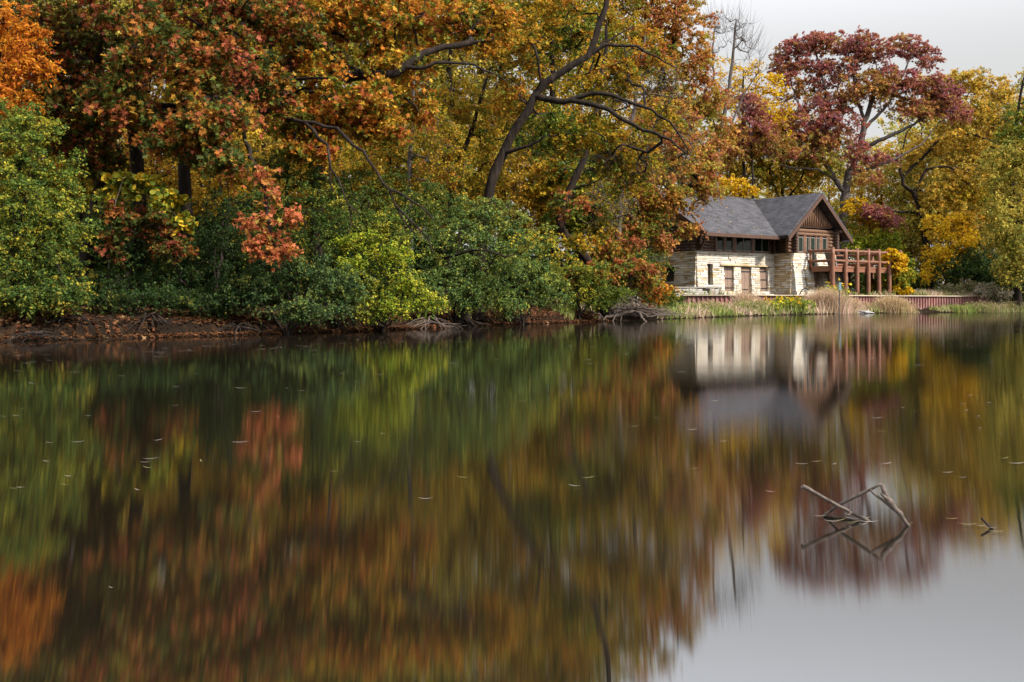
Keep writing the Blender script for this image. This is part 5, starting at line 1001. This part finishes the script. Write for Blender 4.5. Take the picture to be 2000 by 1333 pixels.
# ------------------------------------------------------------------ fallen branch, brush, sticks in the water
def limb_thing(name, label, cat, paths, mat='drift', m=8):
    P0_ = at(*paths[0][0][0]); mb = MB()
    for pts, r in paths:
        P = np.array([at(*p) for p in pts]) - P0_; P = resample(P, max(.02, np.linalg.norm(P[-1] - P[0]) / 12)); n = len(P)
        P[1:-1] += rng.normal(0, np.max(r) * (.10 if mat == 'drift' and np.max(r) < .03 else .25), (n - 2, 3)); rr = np.interp(np.linspace(0, 1, n), np.linspace(0, 1, len(np.atleast_1d(r))), np.atleast_1d(r)) * (1 + rng.normal(0, .06, n))
        mb.tube(P, rr, m)
    o = mb.build(name, M[mat], None, True); o.location = tuple(P0_); return tag(o, label, cat)
limb_thing('fallen_branch', 'pale arched fallen branch lying in the shallows before the brush pile', 'branch',
  [([(1174, 629, 51), (1185, 620, 51.2), (1207, 616, 51.4), (1225, 611, 51.6), (1240, 609, 51.6), (1257, 612, 51.4), (1265, 620, 51.2)], [0.037, 0.081, 0.093, 0.081, 0.062, 0.037]), ([(1240, 609, 51.6), (1250, 613, 51.2), (1254, 622, 50.6), (1265, 636, 50)], [0.062, 0.081, 0.074, 0.062]),
   ([(1196, 630, 50.8), (1200, 620, 51), (1206, 611, 51.2), (1203, 603, 51.4)], [0.037, 0.031, 0.012]), ([(1178, 622, 51.2), (1170, 613, 51), (1160, 613, 50.8), (1155, 618, 50.7)], [0.037, 0.031, 0.012]), ([(1175, 626, 51), (1171, 618, 51), (1168, 629, 50.6)], [0.031, 0.025, 0.019]),
   ([(1180, 608, 52), (1200, 603, 52), (1222, 604, 52), (1245, 609, 51.8)], [0.019, 0.031, 0.031]), ([(1152, 598, 52.5), (1165, 590, 52.4), (1176, 590, 52.3), (1182, 600, 52.2)], [0.019, 0.025, 0.019]), ([(1214, 614, 51.4), (1218, 604, 51.5), (1220, 598, 51.6)], [0.025, 0.012]), ([(1192, 618, 51.3), (1190, 608, 51.3), (1194, 602, 51.4)], [0.025, 0.012]), ([(1212, 628, 50.7), (1214, 618, 51.2)], [0.019, 0.019])])
mb = MB(); bx, by = pl(1240, 55); zb = gz(bx, by); g = np.random.default_rng(5)
for _ in range(420):
    a = g.normal(0, 1.0); q = np.array([g.normal(0, .9), g.normal(0, .8), abs(g.normal(0, .42)) * .9 * 1.0]); d = np.array([g.normal(0, 1), g.normal(0, .5), g.normal(.1, .35)]); d /= np.linalg.norm(d); l = g.uniform(.6, 1.7)
    P = q + np.linspace(-.5, .5, 5)[:, None] * d * l + g.normal(0, .05, (5, 3)); P[:, 2] = np.abs(P[:, 2]); P[:, 2] *= np.exp(-(P[:, 0] / 2.0) ** 2); mb.tube(P, np.linspace(.02, .008, 5), 4)
o = mb.build('brush_pile', M['twig'], None, True); o.location = (bx, by, zb); tag(o, 'heap of fine grey brown brushwood behind the fallen branch', 'brush pile')
limb_thing('stick', 'long straight pale stick slanting left out of the water', 'stick', [([(1567, 950, 4.62), (1600, 968, 4.61), (1650, 995, 4.58), (1697, 1019, 4.55), (1712, 1027, 4.55)], [.0105, .0085, .0085, .008, .007]), ([(1567, 950, 4.62), (1566, 958, 4.62)], [.008, .004]), ([(1662, 1001, 4.57), (1656, 1007, 4.56), (1650, 1004, 4.55)], [.006, .003])], m=10)
limb_thing('stick', 'broken forked stick bent over like an arch above the water', 'stick', [([(1604, 1014, 4.64), (1611, 1006, 4.64), (1640, 985, 4.6), (1680, 966, 4.56), (1722, 945, 4.52)], [.006, .007, .008, .008, .005]),
   ([(1723, 948, 4.52), (1727, 962, 4.5), (1735, 976, 4.48), (1752, 998, 4.46), (1772, 1024, 4.44), (1780, 1036, 4.43)], [.009, .012, .0135, .011, .008, .006]), ([(1700, 957, 4.53), (1705, 964, 4.52), (1725, 978, 4.5), (1745, 996, 4.47)], [.005, .006, .006]), ([(1735, 976, 4.48), (1726, 970, 4.47), (1720, 964, 4.47)], [.009, .005])], m=10)
limb_thing('stick', 'dark thin stick lying flat on the water under the arched one', 'stick', [([(1610, 1010, 4.62), (1640, 1013, 4.585), (1665, 1017, 4.545), (1682, 1023, 4.49)], [.006, .008, .006])], 'bark')
limb_thing('stick', 'short dark twig poking from the water at the right edge', 'stick', [([(1917, 1013, 4.42), (1927, 1023, 4.40), (1938, 1035, 4.38), (1944, 1041, 4.37)], [.005, .006, .007, .005])], 'bark')
# leaves afloat
PAL['float'] = [(.5, (.34, .30, .27)), (.3, (.24, .20, .17)), (.2, (.26, .22, .10))]
fl = []
for k_ in range(4):
    L = .11 + .03 * k_; n = 9; s = np.linspace(0, 1, n); wv = np.sin(np.pi * s) ** .8 * (.006 + .003 * (k_ % 2)); ben = .004 * np.sin(s * 5 + k_)
    V = np.vstack([np.column_stack([(s - .5) * L, wv + ben, .004 + .006 * (2 * s - 1) ** 2]), np.column_stack([(s - .5) * L, -wv + ben, .004 + .006 * (2 * s - 1) ** 2])])
    i = np.arange(n - 1); F = np.stack([i + n, i + n + 1, i + 1, i], 1)
    fl.append(np_mesh('floating_leaf', V, F, False, np.array(PAL['float'][k_ % 3][1])[None] * np.ones((n - 1, 1))))
def float_leaf(px, py, s=1.0, rz=None):
    Y = FPX * CH / (py - HY); x = (px - 1000) / FPX * Y
    o = link('floating_leaf', fl[rng.integers(4)], M['litter']); o.location = (x, Y, .003); o.rotation_euler = (0, 0, rng.normal(.12, .35) if rz is None else rz); o.scale = (s, s, 1)
    return tag(o, 'narrow pale leaf floating flat on the dark water', 'leaf', 'leaves floating on the water')
for _ in range(170):
    py = 640 + 330 * rng.random() ** 2.2 + 8; px = rng.uniform(0, 2000); py = max(py, np.interp(px, [0, 500, 900, 1250, 2000], [685, 672, 655, 640, 628]) + rng.random() * 12)
    Y = FPX / (py - HY); float_leaf(px, py, rng.uniform(.8, 1.5) * max(.45, min(1.5, Y / 19)))
for px, py, s in ((1602, 1011, .9), (1625, 1021, 1.0), (1640, 1019, .8), (1672, 1016, 1.0), (1690, 1015, .7), (1697, 1022, .9), (1665, 1023, .8), (1685, 1027, .5), (1772, 1026, .7), (1858, 1016, .8), (1890, 1027, 1.0), (1915, 1030, .9), (1935, 1034, .7), (1945, 1041, .9), (1880, 935, .5), (218, 1152, .4)):  # pale slivers round the sticks stand in for foam and ripple rings
    o = float_leaf(px, py, s * .55, rng.normal(0, .3))
